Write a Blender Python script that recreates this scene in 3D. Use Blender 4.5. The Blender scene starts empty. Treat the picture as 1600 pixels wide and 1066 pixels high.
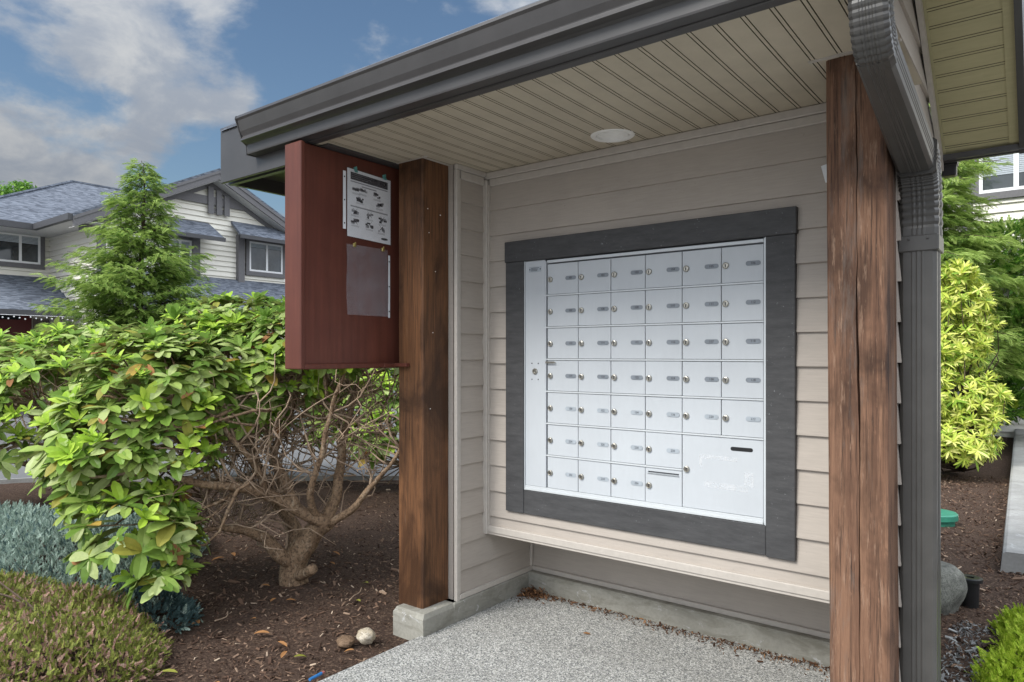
import bpy, bmesh, math, random
import numpy as np
from mathutils import Vector, Matrix, noise as mnoise
rng = np.random.default_rng(7); random.seed(7)
S = bpy.context.scene; COL = S.collection
R = math.radians

# ------------------------------------------------------------------ camera, sky, sun, exposure
H = 1.5; FPX = 1087.0; YAW = math.atan(840/1087.0)
cam = bpy.data.cameras.new('camera'); camo = bpy.data.objects.new('camera', cam); COL.objects.link(camo)
camo.location = (0, 0, H); camo.rotation_euler = (R(90), 0, YAW)
cam.sensor_width = 36; cam.lens = FPX/1600*36; cam.shift_y = 21/1600; cam.clip_start = 0.05; cam.clip_end = 2000
S.camera = camo
S.view_settings.view_transform = 'Standard'; S.view_settings.look = 'None'
S.view_settings.exposure = 1.22; S.view_settings.gamma = 1
SUN_EL, SUN_AZ = R(43), R(198)      # azimuth clockwise from +Y
sun = bpy.data.lights.new('sun', 'SUN'); sun.energy = 1.5; sun.angle = R(22); sun.color = (1, .965, .9)
suno = bpy.data.objects.new('sun', sun); COL.objects.link(suno)
suno.rotation_euler = (R(90)-SUN_EL, 0, -SUN_AZ + math.pi)
fwd = Vector((-math.sin(YAW), math.cos(YAW), 0)); rgt = Vector((math.cos(YAW), math.sin(YAW), 0)); UP = Vector((0, 0, 1))
CAM = Vector((0, 0, H))
def ray(u, v): return fwd*FPX + rgt*(u-800) + UP*(554-v)
def at(u, v, **k):                    # the point of a real plane that the photo shows at (u, v)
    (ax, val), = k.items(); i = 'XYZ'.index(ax); d = ray(u, v)
    return CAM + d*((val-CAM[i])/d[i])
def far(u, v, d): return CAM + ray(u, v)*(d/FPX)

W = bpy.data.worlds.new("World"); S.world = W; W.use_nodes = True
def build_world():
    nt = W.node_tree; N = nt.nodes; L = nt.links; N.clear()
    out = N.new('ShaderNodeOutputWorld')
    sky = N.new('ShaderNodeTexSky'); sky.sky_type = 'NISHITA'; sky.sun_disc = False
    sky.sun_elevation = SUN_EL; sky.sun_rotation = SUN_AZ; sky.air_density = 1.4; sky.dust_density = .1; sky.ozone_density = 4.5
    b1 = N.new('ShaderNodeBackground'); b1.inputs[1].default_value = 0.041; L.new(sky.outputs[0], b1.inputs[0])
    tc = N.new('ShaderNodeTexCoord'); D = tc.outputs['Generated']
    def M(op, a, b=None, c=None, clamp=False):
        n = N.new('ShaderNodeMath'); n.operation = op; n.use_clamp = clamp
        for i, x in enumerate((a, b, c)):
            if x is None: continue
            if isinstance(x, (int, float)): n.inputs[i].default_value = x
            else: L.new(x, n.inputs[i])
        return n.outputs[0]
    def SM(x, lo, hi, a=0., b=1.):
        n = N.new('ShaderNodeMapRange'); n.interpolation_type = 'SMOOTHSTEP'; L.new(x, n.inputs[0])
        for i, q in enumerate((lo, hi, a, b)): n.inputs[i+1].default_value = q
        return n.outputs[0]
    def noise(scale, det, rough, dist=0., sc=(1, 1, 1.8)):
        mp = N.new('ShaderNodeMapping'); mp.inputs['Scale'].default_value = sc; L.new(D, mp.inputs[0])
        n = N.new('ShaderNodeTexNoise'); n.inputs['Scale'].default_value = scale; n.inputs['Detail'].default_value = det
        n.inputs['Roughness'].default_value = rough; n.inputs['Distortion'].default_value = dist; L.new(mp.outputs[0], n.inputs[0])
        return n.outputs[0]
    n1 = noise(6.5, 10, .58, .12); n2 = noise(2.2, 5, .5)
    def dot(v):
        n = N.new('ShaderNodeVectorMath'); n.operation = 'DOT_PRODUCT'; L.new(D, n.inputs[0]); n.inputs[1].default_value = v
        return n.outputs['Value']
    cov = M('ADD', M('ADD', M('MULTIPLY', n1, 1.9), -.45), M('MULTIPLY', n2, .12))
    blobs = [(130, 50, .22, .30), (270, 90, .12, .22), (45, 225, .09, .26), (110, 235, .055, .18), (195, 265, .065, .36), (10, 290, .06, .26), (70, 172, .075, -.30), (250, 225, .09, -.32), (400, 170, .10, -.28), (330, 260, .05, -.15), (120, 300, .06, -.2), (590, 110, .07, .13), (840, 40, .14, .16), (350, 215, .05, .1), (430, 300, .16, .24)]
    for (u, v, r, a) in blobs:
        d = ray(u, v).normalized()
        cov = M('ADD', cov, SM(dot(d), math.cos(r*1.25), math.cos(r*.15), 0, a))
    # bright cloud added out of view, overhead and behind the viewer, to light the mailboxes
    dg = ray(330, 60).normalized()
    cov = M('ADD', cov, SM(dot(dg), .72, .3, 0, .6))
    cl = SM(cov, .70, 1.12)
    # cloud colour: grey base to bright top
    shade = noise(9, 6, .6, .3)
    cr = N.new('ShaderNodeMixRGB'); L.new(SM(shade, .35, .65), cr.inputs[0])
    cr.inputs[1].default_value = (.42, .47, .55, 1); cr.inputs[2].default_value = (.66, .68, .70, 1)
    b2 = N.new('ShaderNodeBackground'); L.new(cr.outputs[0], b2.inputs[0])
    # cloud light raised out of view and lowered in view, to fill the shelter
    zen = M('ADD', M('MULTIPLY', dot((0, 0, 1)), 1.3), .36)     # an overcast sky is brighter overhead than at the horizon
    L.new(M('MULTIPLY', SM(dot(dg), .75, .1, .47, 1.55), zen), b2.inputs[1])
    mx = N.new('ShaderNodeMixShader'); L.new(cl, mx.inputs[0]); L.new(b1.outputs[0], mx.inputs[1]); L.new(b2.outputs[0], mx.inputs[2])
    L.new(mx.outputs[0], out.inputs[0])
build_world()

# ------------------------------------------------------------------ materials
class NT:
    def __init__(s, name):
        s.m = bpy.data.materials.new(name); s.m.use_nodes = True; s.nt = s.m.node_tree; s.N = s.nt.nodes; s.L = s.nt.links
        s.b = s.N['Principled BSDF']; s.tc = s.N.new('ShaderNodeTexCoord')
    def map(s, sc=(1, 1, 1), rot=(0, 0, 0)):
        n = s.N.new('ShaderNodeMapping'); n.inputs['Scale'].default_value = sc; n.inputs['Rotation'].default_value = rot
        s.L.new(s.tc.outputs['Object'], n.inputs[0]); return n.outputs[0]
    def noise(s, scale, det=4, rough=.55, vec=None, dist=0., sc=(1, 1, 1)):
        n = s.N.new('ShaderNodeTexNoise'); n.inputs['Scale'].default_value = scale; n.inputs['Detail'].default_value = det
        n.inputs['Roughness'].default_value = rough; n.inputs['Distortion'].default_value = dist
        s.L.new(vec or s.map(sc), n.inputs[0]); return n.outputs[0]
    def voro(s, scale, feat='F1', out='Distance', vec=None, sc=(1, 1, 1), rnd=1.):
        n = s.N.new('ShaderNodeTexVoronoi'); n.feature = feat; n.inputs['Scale'].default_value = scale; n.inputs['Randomness'].default_value = rnd
        s.L.new(vec or s.map(sc), n.inputs[0]); return n.outputs[out]
    def ramp(s, x, stops):
        n = s.N.new('ShaderNodeValToRGB'); e = n.color_ramp.elements
        while len(e) < len(stops): e.new(.5)
        for i, (p, c) in enumerate(stops):
            e[i].position = p; e[i].color = (c, c, c, 1) if isinstance(c, (int, float)) else (*c, 1)
        s.L.new(x, n.inputs[0]); return n.outputs[0]
    def mix(s, f, a, b, mode='MIX'):
        n = s.N.new('ShaderNodeMixRGB'); n.blend_type = mode
        for i, x in enumerate((f, a, b)):
            if isinstance(x, (int, float)): n.inputs[i].default_value = x if i == 0 else (x, x, x, 1)
            elif isinstance(x, tuple): n.inputs[i].default_value = (*x, 1)
            else: s.L.new(x, n.inputs[i])
        return n.outputs[0]
    def math(s, op, a, b=0.):
        n = s.N.new('ShaderNodeMath'); n.operation = op
        for i, x in enumerate((a, b)):
            if isinstance(x, (int, float)): n.inputs[i].default_value = x
            else: s.L.new(x, n.inputs[i])
        return n.outputs[0]
    def island(s): return s.N.new('ShaderNodeNewGeometry').outputs['Random Per Island']
    def bump(s, h, st=.3, dist=.01):
        n = s.N.new('ShaderNodeBump'); n.inputs['Strength'].default_value = st; n.inputs['Distance'].default_value = dist
        s.L.new(h, n.inputs['Height']); s.L.new(n.outputs[0], s.b.inputs['Normal']); return n
    def set(s, col=None, rough=None, metal=None, spec=None, **k):
        def p(nm, x):
            if x is None: return
            if isinstance(x, tuple): s.b.inputs[nm].default_value = (*x, 1)
            elif isinstance(x, (int, float)): s.b.inputs[nm].default_value = x
            else: s.L.new(x, s.b.inputs[nm])
        p('Base Color', col); p('Roughness', rough); p('Metallic', metal); p('Specular IOR Level', spec)
        for a, x in k.items(): p(a.replace('_', ' '), x)
        return s.m
def plain(name, col, rough=.5, metal=0., var=.12, sc=30, bump=0., spec=.5):
    t = NT(name); n = t.noise(sc, 5)
    c = t.mix(t.ramp(n, [(.3, 0.), (.7, 1.)]), tuple(x*(1-var) for x in col), tuple(min(1, x*(1+var)) for x in col))
    if bump: t.bump(n, bump, .004)
    return t.set(c, rough, metal, spec)

def m_siding(name, col, dirt=.25):
    t = NT(name)
    g = t.noise(10, 6, .6, sc=(1, 1, 14)); big = t.noise(2.1, 5, .6); sp = t.noise(90, 2)
    c = t.mix(t.ramp(g, [(.3, 0.), (.7, 1.)]), tuple(x*.93 for x in col), tuple(x*1.05 for x in col))
    c = t.mix(t.math('MULTIPLY', t.ramp(big, [(.45, 0.), (.75, 1.)]), dirt), c, tuple(x*.6 for x in col))
    c = t.mix(t.ramp(sp, [(.70, 0.), (.78, .5)]), c, tuple(x*.55 for x in col))
    t.bump(g, .12, .004)
    return t.set(c, .55, spec=.35)
siding = m_siding('siding', (.425, .378, .332))
trim = plain('vinyl_trim', (.47, .43, .385), .45, var=.06)
ceilmat = m_siding('soffit_vinyl', (.50, .44, .34), .3)
ceilmat2 = m_siding('soffit_vinyl_gable', (.45, .41, .24), .3)
groove = plain('soffit_groove', (.09, .08, .045), .7)
dark = plain('dark_fascia_metal', (.060, .057, .057), .38, var=.1, sc=8, spec=.5)
spout = plain('downspout_metal', (.060, .057, .053), .36, var=.12, sc=12, spec=.5)
black = plain('black_plastic', (.012, .012, .013), .4)
white = plain('white_enamel', (.86, .85, .82), .35, var=.03)

def m_wood(name, c1, c2, cdark, weather=False, painted=False):
    t = NT(name)
    g = t.noise(30, 8, .7, sc=(1, 1, .05), dist=.8); g2 = t.noise(150, 5, .7, sc=(1, 1, .022), dist=.4); g3 = t.noise(60, 6, .75, sc=(1, 1, .08), dist=1.2); big = t.noise(1.9, 5, .6, sc=(1.9, 1.9, 1.1), dist=.5)
    c = t.mix(t.ramp(g, [(.36, 0.), (.62, 1.)]), c1, c2)
    c = t.mix(t.ramp(g2, [(.34, .9), (.48, 0.)]), c, cdark)
    c = t.mix(t.ramp(g3, [(.60, 0.), (.72, .6)]), c, tuple(min(1, x*1.8) for x in c2))
    c = t.mix(t.ramp(big, [(.47, 0.), (.62, .85)]), c, tuple(x*.42 for x in c1))
    k = t.voro(1.7, vec=t.map((2.6, 2.6, .95)), rnd=.9)
    rings = t.math('SINE', t.math('MULTIPLY', t.math('ADD', k, t.math('MULTIPLY', g, .03)), 190.))
    kf = t.ramp(k, [(.03, 1.), (.16, 0.)])
    c = t.mix(t.math('MULTIPLY', kf, .9), c, t.mix(t.ramp(rings, [(.1, 0.), (.9, 1.)]), cdark, c1))
    c = t.mix(t.ramp(k, [(.03, 1.), (.045, 0.)]), c, tuple(x*.7 for x in cdark))
    if weather:
        w = t.noise(6, 7, .7, sc=(1.6, 1.6, .22)); c = t.mix(t.ramp(w, [(.54, 0.), (.66, .65)]), c, (.15, .13, .115))
        w2 = t.noise(70, 4, .75, sc=(1, 1, .10)); c = t.mix(t.ramp(w2, [(.58, 0.), (.70, .6)]), c, (.34, .22, .15))
        w3 = t.noise(3, 5, .6, sc=(2, 2, .4)); c = t.mix(t.ramp(w3, [(.6, 0.), (.68, .8)]), c, (.03, .02, .017))
    else:
        w2 = t.noise(45, 4, .75, sc=(1, 1, .05)); c = t.mix(t.ramp(w2, [(.70, 0.), (.76, .35)]), c, (.34, .27, .2))
    t.bump(t.mix(.5, g2, g3), .9 if weather else .4, .008)
    return t.set(c, .75 if weather else .5, spec=.3)
wood = m_wood('stained_wood', (.10, .046, .023), (.18, .083, .037), (.024, .013, .009))
wood2 = m_wood('weathered_wood', (.125, .064, .040), (.23, .125, .076), (.024, .015, .012), weather=True)

def m_redpaint():
    t = NT('red_stain_paint'); g = t.noise(30, 7, .6, sc=(1, 1, .05)); b = t.noise(3, 3)
    c = t.mix(t.ramp(g, [(.35, 0.), (.7, 1.)]), (.098, .030, .019), (.140, .042, .027))
    c = t.mix(t.ramp(b, [(.4, 0.), (.7, .5)]), c, (.07, .018, .013)); t.bump(g, .4, .003)
    return t.set(c, .5, spec=.4)
redpaint = m_redpaint()
def m_greyboard():
    t = NT('dark_painted_board'); g = t.noise(40, 7, .7, sc=(.2, 1, 1)); sp = t.noise(75, 3, .7); sp2 = t.noise(7, 2)
    c = t.mix(t.ramp(g, [(.35, 0.), (.7, 1.)]), (.046, .046, .048), (.074, .074, .076))
    f = t.math('MULTIPLY', t.ramp(sp, [(.65, 0.), (.70, 1.)]), t.ramp(sp2, [(.50, .05), (.64, .8)]))
    c = t.mix(f, c, (.26, .27, .28)); t.bump(g, .5, .003)
    return t.set(c, .6, spec=.4)
greyboard = m_greyboard()
def m_alu(name, col, metal, rough):
    t = NT(name); n = t.noise(3.2, 5, .6); f = t.noise(60, 4, .6, sc=(1, 1, .2)); sc = t.noise(34, 5, .75)
    c = t.mix(t.ramp(n, [(.3, 0.), (.7, 1.)]), tuple(x*.93 for x in col), col)
    c = t.mix(t.ramp(f, [(.35, 0.), (.8, .25)]), c, tuple(x*.85 for x in col))
    c = t.mix(t.ramp(sc, [(.70, 0.), (.76, .35)]), c, (.75, .76, .78))
    return t.set(c, rough, metal, .5)
alu = m_alu('mailbox_aluminium', (.52, .55, .58), 0., .45)
aluframe = m_alu('aluminium_frame', (.60, .63, .65), .1, .42)
lockm = plain('lock_metal', (.42, .40, .35), .28, .9, var=.1)
plate = plain('number_plate', (.21, .235, .265), .45)
plate2 = plain('worn_number_plate', (.36, .40, .44), .45)
ink = plain('ink', (.03, .03, .035), .6)
gapm = plain('door_gap', (.10, .105, .115), .6)

def m_conc(name, col, stain=.4):
    t = NT(name); a = t.noise(3, 7, .65); b = t.noise(60, 4, .6); w = t.noise(5, 6, .7, sc=(1, 1, 3), dist=.7)
    c = t.mix(t.ramp(a, [(.3, 0.), (.7, 1.)]), tuple(x*.68 for x in col), tuple(x*1.12 for x in col))
    c = t.mix(t.ramp(b, [(.35, .35), (.6, 0.)]), c, tuple(x*.6 for x in col))
    c = t.mix(t.math('MULTIPLY', t.ramp(w, [(.48, 0.), (.66, 1.)]), stain), c, (.17, .16, .13))
    w2 = t.noise(9, 6, .75, sc=(1, 1, 2), dist=1.); c = t.mix(t.ramp(w2, [(.60, 0.), (.69, .7)]), c, (.55, .55, .56))
    t.bump(b, .4, .003); return t.set(c, .85, spec=.25)
conc = m_conc('old_concrete', (.32, .31, .27), .8); conc2 = m_conc('pale_concrete', (.36, .355, .34), .2)
def m_aggregate():
    t = NT('exposed_aggregate'); v = t.map((1, 1, 1))
    d = t.voro(150, vec=v); col = t.voro(150, out='Color', vec=v); sep = t.N.new('ShaderNodeSeparateColor'); t.L.new(col, sep.inputs[0])
    stone = t.ramp(sep.outputs[0], [(0., (.04, .045, .05)), (.22, (.12, .125, .13)), (.42, (.30, .30, .28)), (.68, (.42, .41, .38)), (.88, (.56, .55, .52)), (1., (.70, .69, .66))])
    c = t.mix(t.ramp(d, [(.5, 0.), (.75, 1.)]), stone, (.25, .25, .23))
    d2 = t.voro(260, out='Color', vec=v); s2 = t.N.new('ShaderNodeSeparateColor'); t.L.new(d2, s2.inputs[0])
    c = t.mix(t.ramp(s2.outputs[1], [(.74, 0.), (.8, .7)]), c, t.ramp(s2.outputs[2], [(.3, (.07, .075, .08)), (.7, (.62, .62, .6))]))
    big = t.noise(1.3, 6, .65); c = t.mix(t.ramp(big, [(.4, 0.), (.7, .5)]), c, (.17, .165, .15)); st = t.noise(5, 5, .7); c = t.mix(t.ramp(st, [(.62, 0.), (.7, .3)]), c, (.12, .11, .09))
    t.bump(d, -.5 if False else .5, .002); return t.set(c, .8, spec=.3)
aggregate = m_aggregate()
def m_soil():
    t = NT('bark_mulch'); a = t.noise(2.2, 6, .6); b = t.noise(75, 6, .75); d = t.voro(95, out='Color'); s_ = t.N.new('ShaderNodeSeparateColor'); t.L.new(d, s_.inputs[0])
    c = t.ramp(b, [(.3, (.024, .016, .012)), (.52, (.075, .048, .036)), (.72, (.16, .105, .075))])
    c = t.mix(t.ramp(s_.outputs[0], [(.84, 0.), (.9, .7)]), c, (.20, .135, .095))
    c = t.mix(t.ramp(a, [(.45, 0.), (.7, .5)]), c, (.10, .066, .050)); t.bump(b, .9, .02)
    return t.set(c, .95, spec=.15)
soil = m_soil()
def m_asphalt():
    t = NT('asphalt'); a = t.noise(140, 3, .7); b = t.noise(.8, 5)
    c = t.mix(t.ramp(a, [(.35, 0.), (.7, 1.)]), (.10, .10, .105), (.20, .20, .20)); c = t.mix(t.ramp(b, [(.4, 0.), (.7, .4)]), c, (.20, .20, .195))
    t.bump(a, .3, .004); return t.set(c, .9, spec=.25)
asphalt = m_asphalt()
def m_rock(name, a, b):
    t = NT(name); n = t.noise(12, 8, .7); n2 = t.noise(120, 3, .6)
    c = t.mix(t.ramp(n, [(.35, 0.), (.65, 1.)]), a, b); c = t.mix(t.ramp(n2, [(.35, .6), (.5, 0.)]), c, tuple(x*.4 for x in a))
    t.bump(t.mix(.5, n, n2), .8, .01); return t.set(c, .9, spec=.2)
granite = m_rock('granite', (.09, .09, .08), (.24, .24, .21)); palestone = m_rock('pale_stone', (.34, .27, .17), (.55, .5, .42)); brownstone = m_rock('brown_stone', (.12, .075, .045), (.22, .15, .10))

def m_leaf(name, stops, rough=.45, trans=.25, under=None, veins=False):
    t = NT(name); r = t.island(); c = t.ramp(r, stops)
    n = t.noise(45, 3); c = t.mix(t.ramp(n, [(.3, .15), (.7, 0.)]), c, (.03, .05, .01))
    if under:
        g = t.N.new('ShaderNodeNewGeometry'); c = t.mix(g.outputs['Backfacing'], c, under)
    m = t.set(c, rough, spec=.22)
    out = t.N['Material Output']; tr = t.N.new('ShaderNodeBsdfTranslucent'); t.L.new(c, tr.inputs[0])
    mx = t.N.new('ShaderNodeMixShader'); mx.inputs[0].default_value = trans
    t.L.new(t.b.outputs[0], mx.inputs[1]); t.L.new(tr.outputs[0], mx.inputs[2]); t.L.new(mx.outputs[0], out.inputs[0])
    return m
lf_old = m_leaf('rhododendron_leaf', [(0., (.10, .18, .03)), (.3, (.20, .33, .055)), (.65, (.33, .45, .10)), (1., (.48, .55, .24))], .42, .28, (.28, .33, .10))
lf_new = m_leaf('young_leaf', [(0., (.32, .52, .05)), (.5, (.45, .65, .07)), (1., (.58, .75, .12))], .4, .35, (.25, .40, .09))
lf_yel = m_leaf('yellowing_leaf', [(0., (.34, .30, .05)), (.5, (.26, .29, .05)), (1., (.42, .27, .06))], .5, .2, (.30, .28, .12))
lf_brn = m_leaf('dead_leaf', [(0., (.30, .13, .04)), (.5, (.40, .20, .08)), (1., (.20, .08, .035))], .7, .15)
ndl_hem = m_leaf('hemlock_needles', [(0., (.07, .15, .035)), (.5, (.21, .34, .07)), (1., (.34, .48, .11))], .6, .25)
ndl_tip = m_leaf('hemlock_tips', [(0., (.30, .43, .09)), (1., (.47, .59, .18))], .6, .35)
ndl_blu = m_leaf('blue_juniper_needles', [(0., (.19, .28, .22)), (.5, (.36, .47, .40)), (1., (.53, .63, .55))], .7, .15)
ndl_bld = m_leaf('dark_juniper_needles', [(0., (.04, .08, .085)), (1., (.11, .18, .18))], .7, .15)  # darker blue needle colour, mixed at random through the junipers
heath_g = m_leaf('heather_green', [(0., (.11, .14, .03)), (.5, (.22, .25, .05)), (1., (.33, .34, .08))], .7, .2)
heath_p = m_leaf('heather_flower', [(0., (.34, .17, .15)), (.5, (.46, .27, .21)), (1., (.50, .36, .27))], .8, .2)
lime_m = m_leaf('lime_needles', [(0., (.22, .36, .02)), (.5, (.38, .52, .04)), (1., (.55, .66, .09))], .6, .3)
pieris_m = m_leaf('variegated_leaf', [(0., (.20, .36, .04)), (.25, (.44, .58, .08)), (.6, (.66, .71, .13)), (1., (.84, .83, .30))], .5, .3)
darkjun = m_leaf('green_juniper_needles', [(0., (.06, .16, .025)), (.5, (.14, .31, .04)), (1., (.32, .54, .09))], .6, .25)
hedge_m = m_leaf('hedge_leaf', [(0., (.05, .15, .02)), (.6, (.14, .31, .04)), (1., (.28, .48, .07))], .5, .25)
def m_bark():
    t = NT('smooth_bark'); n = t.noise(14, 7, .7, sc=(1, 1, .5)); m = t.noise(60, 4, .7)
    c = t.ramp(n, [(.3, (.16, .10, .06)), (.55, (.31, .21, .13)), (.75, (.46, .35, .24))]); c = t.mix(t.ramp(m, [(.40, .75), (.52, 0.)]), c, (.06, .038, .026)); fl_ = t.noise(34, 6, .7, sc=(1, 1, .35)); c = t.mix(t.ramp(fl_, [(.58, 0.), (.64, .7)]), c, (.50, .40, .29))
    t.bump(t.mix(.5, m, fl_), .9, .010); return t.set(c, .8, spec=.25)
bark = m_bark(); twigm = plain('grey_twig', (.36, .26, .18), .8, var=.3, sc=20); barkd = plain('dark_bark', (.07, .045, .03), .85, var=.3)
def m_shingle(name, a, b):
    t = NT(name); br = t.N.new('ShaderNodeTexBrick'); t.L.new(t.map((1, 1, 1)), br.inputs[0])
    return t
# ------------------------------------------------------------------ mesh tools
class MB:
    def __init__(s): s.v = []; s.f = []; s.m = []; s.n = 0
    def add(s, V, F, mi=0):
        V = np.asarray(V, float).reshape(-1, 3); s.v.append(V)
        for f in F: s.f.append([i+s.n for i in f]); s.m.append(mi)
        s.n += len(V); return s
    def box(s, x0, x1, y0, y1, z0, z1, mi=0, bev=0.):
        x0, x1 = sorted((x0, x1)); y0, y1 = sorted((y0, y1)); z0, z1 = sorted((z0, z1))
        if bev:
            b = bev; V = []
            for (zz, i) in ((z0, b), (z0+b, 0), (z1-b, 0), (z1, b)):
                X0, X1, Y0, Y1 = x0+i, x1-i, y0+i, y1-i
                V += [(X0+b, Y0, zz), (X1-b, Y0, zz), (X1, Y0+b, zz), (X1, Y1-b, zz), (X1-b, Y1, zz), (X0+b, Y1, zz), (X0, Y1-b, zz), (X0, Y0+b, zz)]
            F = [[7, 6, 5, 4, 3, 2, 1, 0], [24+i for i in range(8)]]
            for k in range(3):
                for i in range(8): F.append([k*8+i, k*8+(i+1) % 8, k*8+8+(i+1) % 8, k*8+8+i])
            return s.add(V, F, mi)
        V = [(x0, y0, z0), (x1, y0, z0), (x1, y1, z0), (x0, y1, z0), (x0, y0, z1), (x1, y0, z1), (x1, y1, z1), (x0, y1, z1)]
        return s.add(V, [[3, 2, 1, 0], [4, 5, 6, 7], [0, 1, 5, 4], [1, 2, 6, 5], [2, 3, 7, 6], [3, 0, 4, 7]], mi)
    def sweep(s, rings, mi=0, caps=True, closed=True):       # list of rings (k x 3)
        k = len(rings[0]); V = np.concatenate([np.asarray(r, float) for r in rings]); F = []
        for a in range(len(rings)-1):
            for i in range(k if closed else k-1):
                j = (i+1) % k; F.append([a*k+i, a*k+j, (a+1)*k+j, (a+1)*k+i])
        if caps and closed: F.append(list(range(k))[::-1]); F.append([(len(rings)-1)*k+i for i in range(k)])
        return s.add(V, F, mi)
    def prism(s, poly, axis, a, b, mi=0):                    # poly in the two other axes, in order
        def p(q, t):
            r = [0, 0, 0]; o = [i for i in range(3) if i != axis]; r[o[0]] = q[0]; r[o[1]] = q[1]; r[axis] = t; return r
        return s.sweep([[p(q, a) for q in poly], [p(q, b) for q in poly]], mi)
    def tube(s, pts, rad, n=6, mi=0):
        pts = [Vector(p) for p in pts]; rings = []
        if not hasattr(rad, '__len__'): rad = [rad]*len(pts)
        ref = None
        for i, p in enumerate(pts):
            t = (pts[min(i+1, len(pts)-1)]-pts[max(i-1, 0)]).normalized()
            if ref is None: ref = t.orthogonal().normalized()
            ref = (ref - t*ref.dot(t)); ref = ref.normalized() if ref.length > 1e-5 else t.orthogonal().normalized()
            bn = t.cross(ref)
            rings.append([p+(ref*math.cos(2*math.pi*k/n)+bn*math.sin(2*math.pi*k/n))*rad[i] for k in range(n)])
        return s.sweep(rings, mi)
    def lathe(s, c, prof, n=24, mi=0, axis=2, caps=True):
        rings = []
        for (r, h) in prof:
            ring = []
            for k in range(n):
                a = 2*math.pi*k/n; q = [0, 0, 0]; o = [i for i in range(3) if i != axis]
                q[o[0]] = c[o[0]]+r*math.cos(a); q[o[1]] = c[o[1]]+r*math.sin(a); q[axis] = c[axis]+h; ring.append(q)
            rings.append(ring)
        return s.sweep(rings, mi, caps)
    def inst(s, T, F, P, M, mi=0):                            # T (k,3) template; P (n,3); M (n,3,3)
        n, k = len(P), len(T)
        if n == 0: return s
        V = np.einsum('nij,kj->nki', M, T)+P[:, None, :]
        s.v.append(V.reshape(-1, 3)); base = s.n
        s.f.append(('arr', [(np.array([f for f in F if len(f) == q])[None]+np.arange(n)[:, None, None]*k+base).reshape(-1, q) for q in (3, 4) if any(len(f) == q for f in F)], mi))
        s.m.append(None); s.n += n*k; return s
    def build(s, name, mats, parent=None, smooth=False, auto=None):
        V = np.concatenate(s.v); me = bpy.data.meshes.new(name)
        loops = []; starts = []; mi = []; c = 0
        for f, m in zip(s.f, s.m):
            if isinstance(f, tuple):
                for A in f[1]:
                    loops.append(A.reshape(-1)); starts.append(c+np.arange(len(A))*A.shape[1]); c += A.size; mi.append(np.full(len(A), f[2]))
            else:
                loops.append(np.array(f)); starts.append(np.array([c])); c += len(f); mi.append(np.array([m]))
        L = np.concatenate(loops).astype(np.int32); ST = np.concatenate(starts).astype(np.int32); MI = np.concatenate(mi).astype(np.int32)
        me.vertices.add(len(V)); me.vertices.foreach_set('co', V.astype(np.float32).reshape(-1))
        me.loops.add(len(L)); me.loops.foreach_set('vertex_index', L)
        me.polygons.add(len(ST)); me.polygons.foreach_set('loop_start', ST)
        me.polygons.foreach_set('material_index', MI)
        if not isinstance(mats, (list, tuple)): mats = [mats]
        for m in mats: me.materials.append(m)
        me.update(calc_edges=True); me.validate()
        me.polygons.foreach_set('use_smooth', np.full(len(me.polygons), bool(smooth)))
        o = bpy.data.objects.new(name, me); COL.objects.link(o)
        if parent is not None:
            o.parent = parent; o.matrix_parent_inverse = Matrix.Translation(-world_loc(parent))
        return o
def world_loc(o):
    return ROOTLOC.get(o.name, Vector((0, 0, 0)))
ROOTLOC = {}
def tag(o, label, cat=None, group=None, kind=None):
    if label: o['label'] = label
    if cat: o['category'] = cat
    if group: o['group'] = group
    if kind: o['kind'] = kind
    return o
def thing(name, loc, label, cat, group=None):
    o = bpy.data.objects.new(name, None); COL.objects.link(o); o.location = loc; o.empty_display_size = .1
    ROOTLOC[o.name] = Vector(loc); return tag(o, label, cat, group)
def struct(o): o['kind'] = 'structure'; return o
def fixn(o):                                               # recalculates outward normals
    bm = bmesh.new(); bm.from_mesh(o.data); bmesh.ops.recalc_face_normals(bm, faces=bm.faces); bm.to_mesh(o.data); bm.free(); return o

def lap(mb, a0, a1, z0, z1, plane, base, out, pitch, phase, proj=.014, mi=0, clip=None):
    """lap siding on the plane <axis=base>, running a0..a1, projecting towards sign out"""
    k = math.floor((z0-phase)/pitch)
    z = phase+k*pitch
    while z < z1-1e-4:
        b, t = max(z, z0), min(z+pitch, z1)
        if t-b > .004:
            fb = (b-z)/pitch; ft = (t-z)/pitch
            wob = .0015*math.sin(z*57.)
            ob = base+out*(proj*(1-fb)+wob); ot = base+out*(proj*(1-ft)*.999); inn = base-out*.012
            prof = [(inn, b), (ob, b), (ob, b+.004), (ot, t), (inn, t)]
            def pt(p, a): return (a, p[0], p[1]) if plane == 'Y' else (p[0], a, p[1])
            mb.sweep([[pt(p, a0) for p in prof], [pt(p, a1) for p in prof]], mi)
        z += pitch
    return mb

# ================================================================== GROUND
def bedz(x, y): return -.035+.03*mnoise.noise((x*.9, y*.9, 0))+.012*mnoise.noise((x*4, y*4, 3))
BORDER = [(-14, -4), (-10.6, 1.6), (-9.6, 3.35), (-6.4, 5.9), (-3.2, 8.6), (-3.0, 20)]
g = MB(); g.add([(-400, -300, -.12), (300, -300, -.12), (300, 500, -.12), (-400, 500, -.12)], [[0, 1, 2, 3]])
struct(g.build('road', asphalt))
def in_bed(x, y):
    if y < 1.6: bx = -10.6+(y-1.6)*(.607)
    elif y < 3.35: bx = -10.6+(y-1.6)/1.75*1.0
    elif y < 8.6: bx = -9.6+(y-3.35)/5.25*6.4
    else: bx = -3.2
    return x > bx
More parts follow.
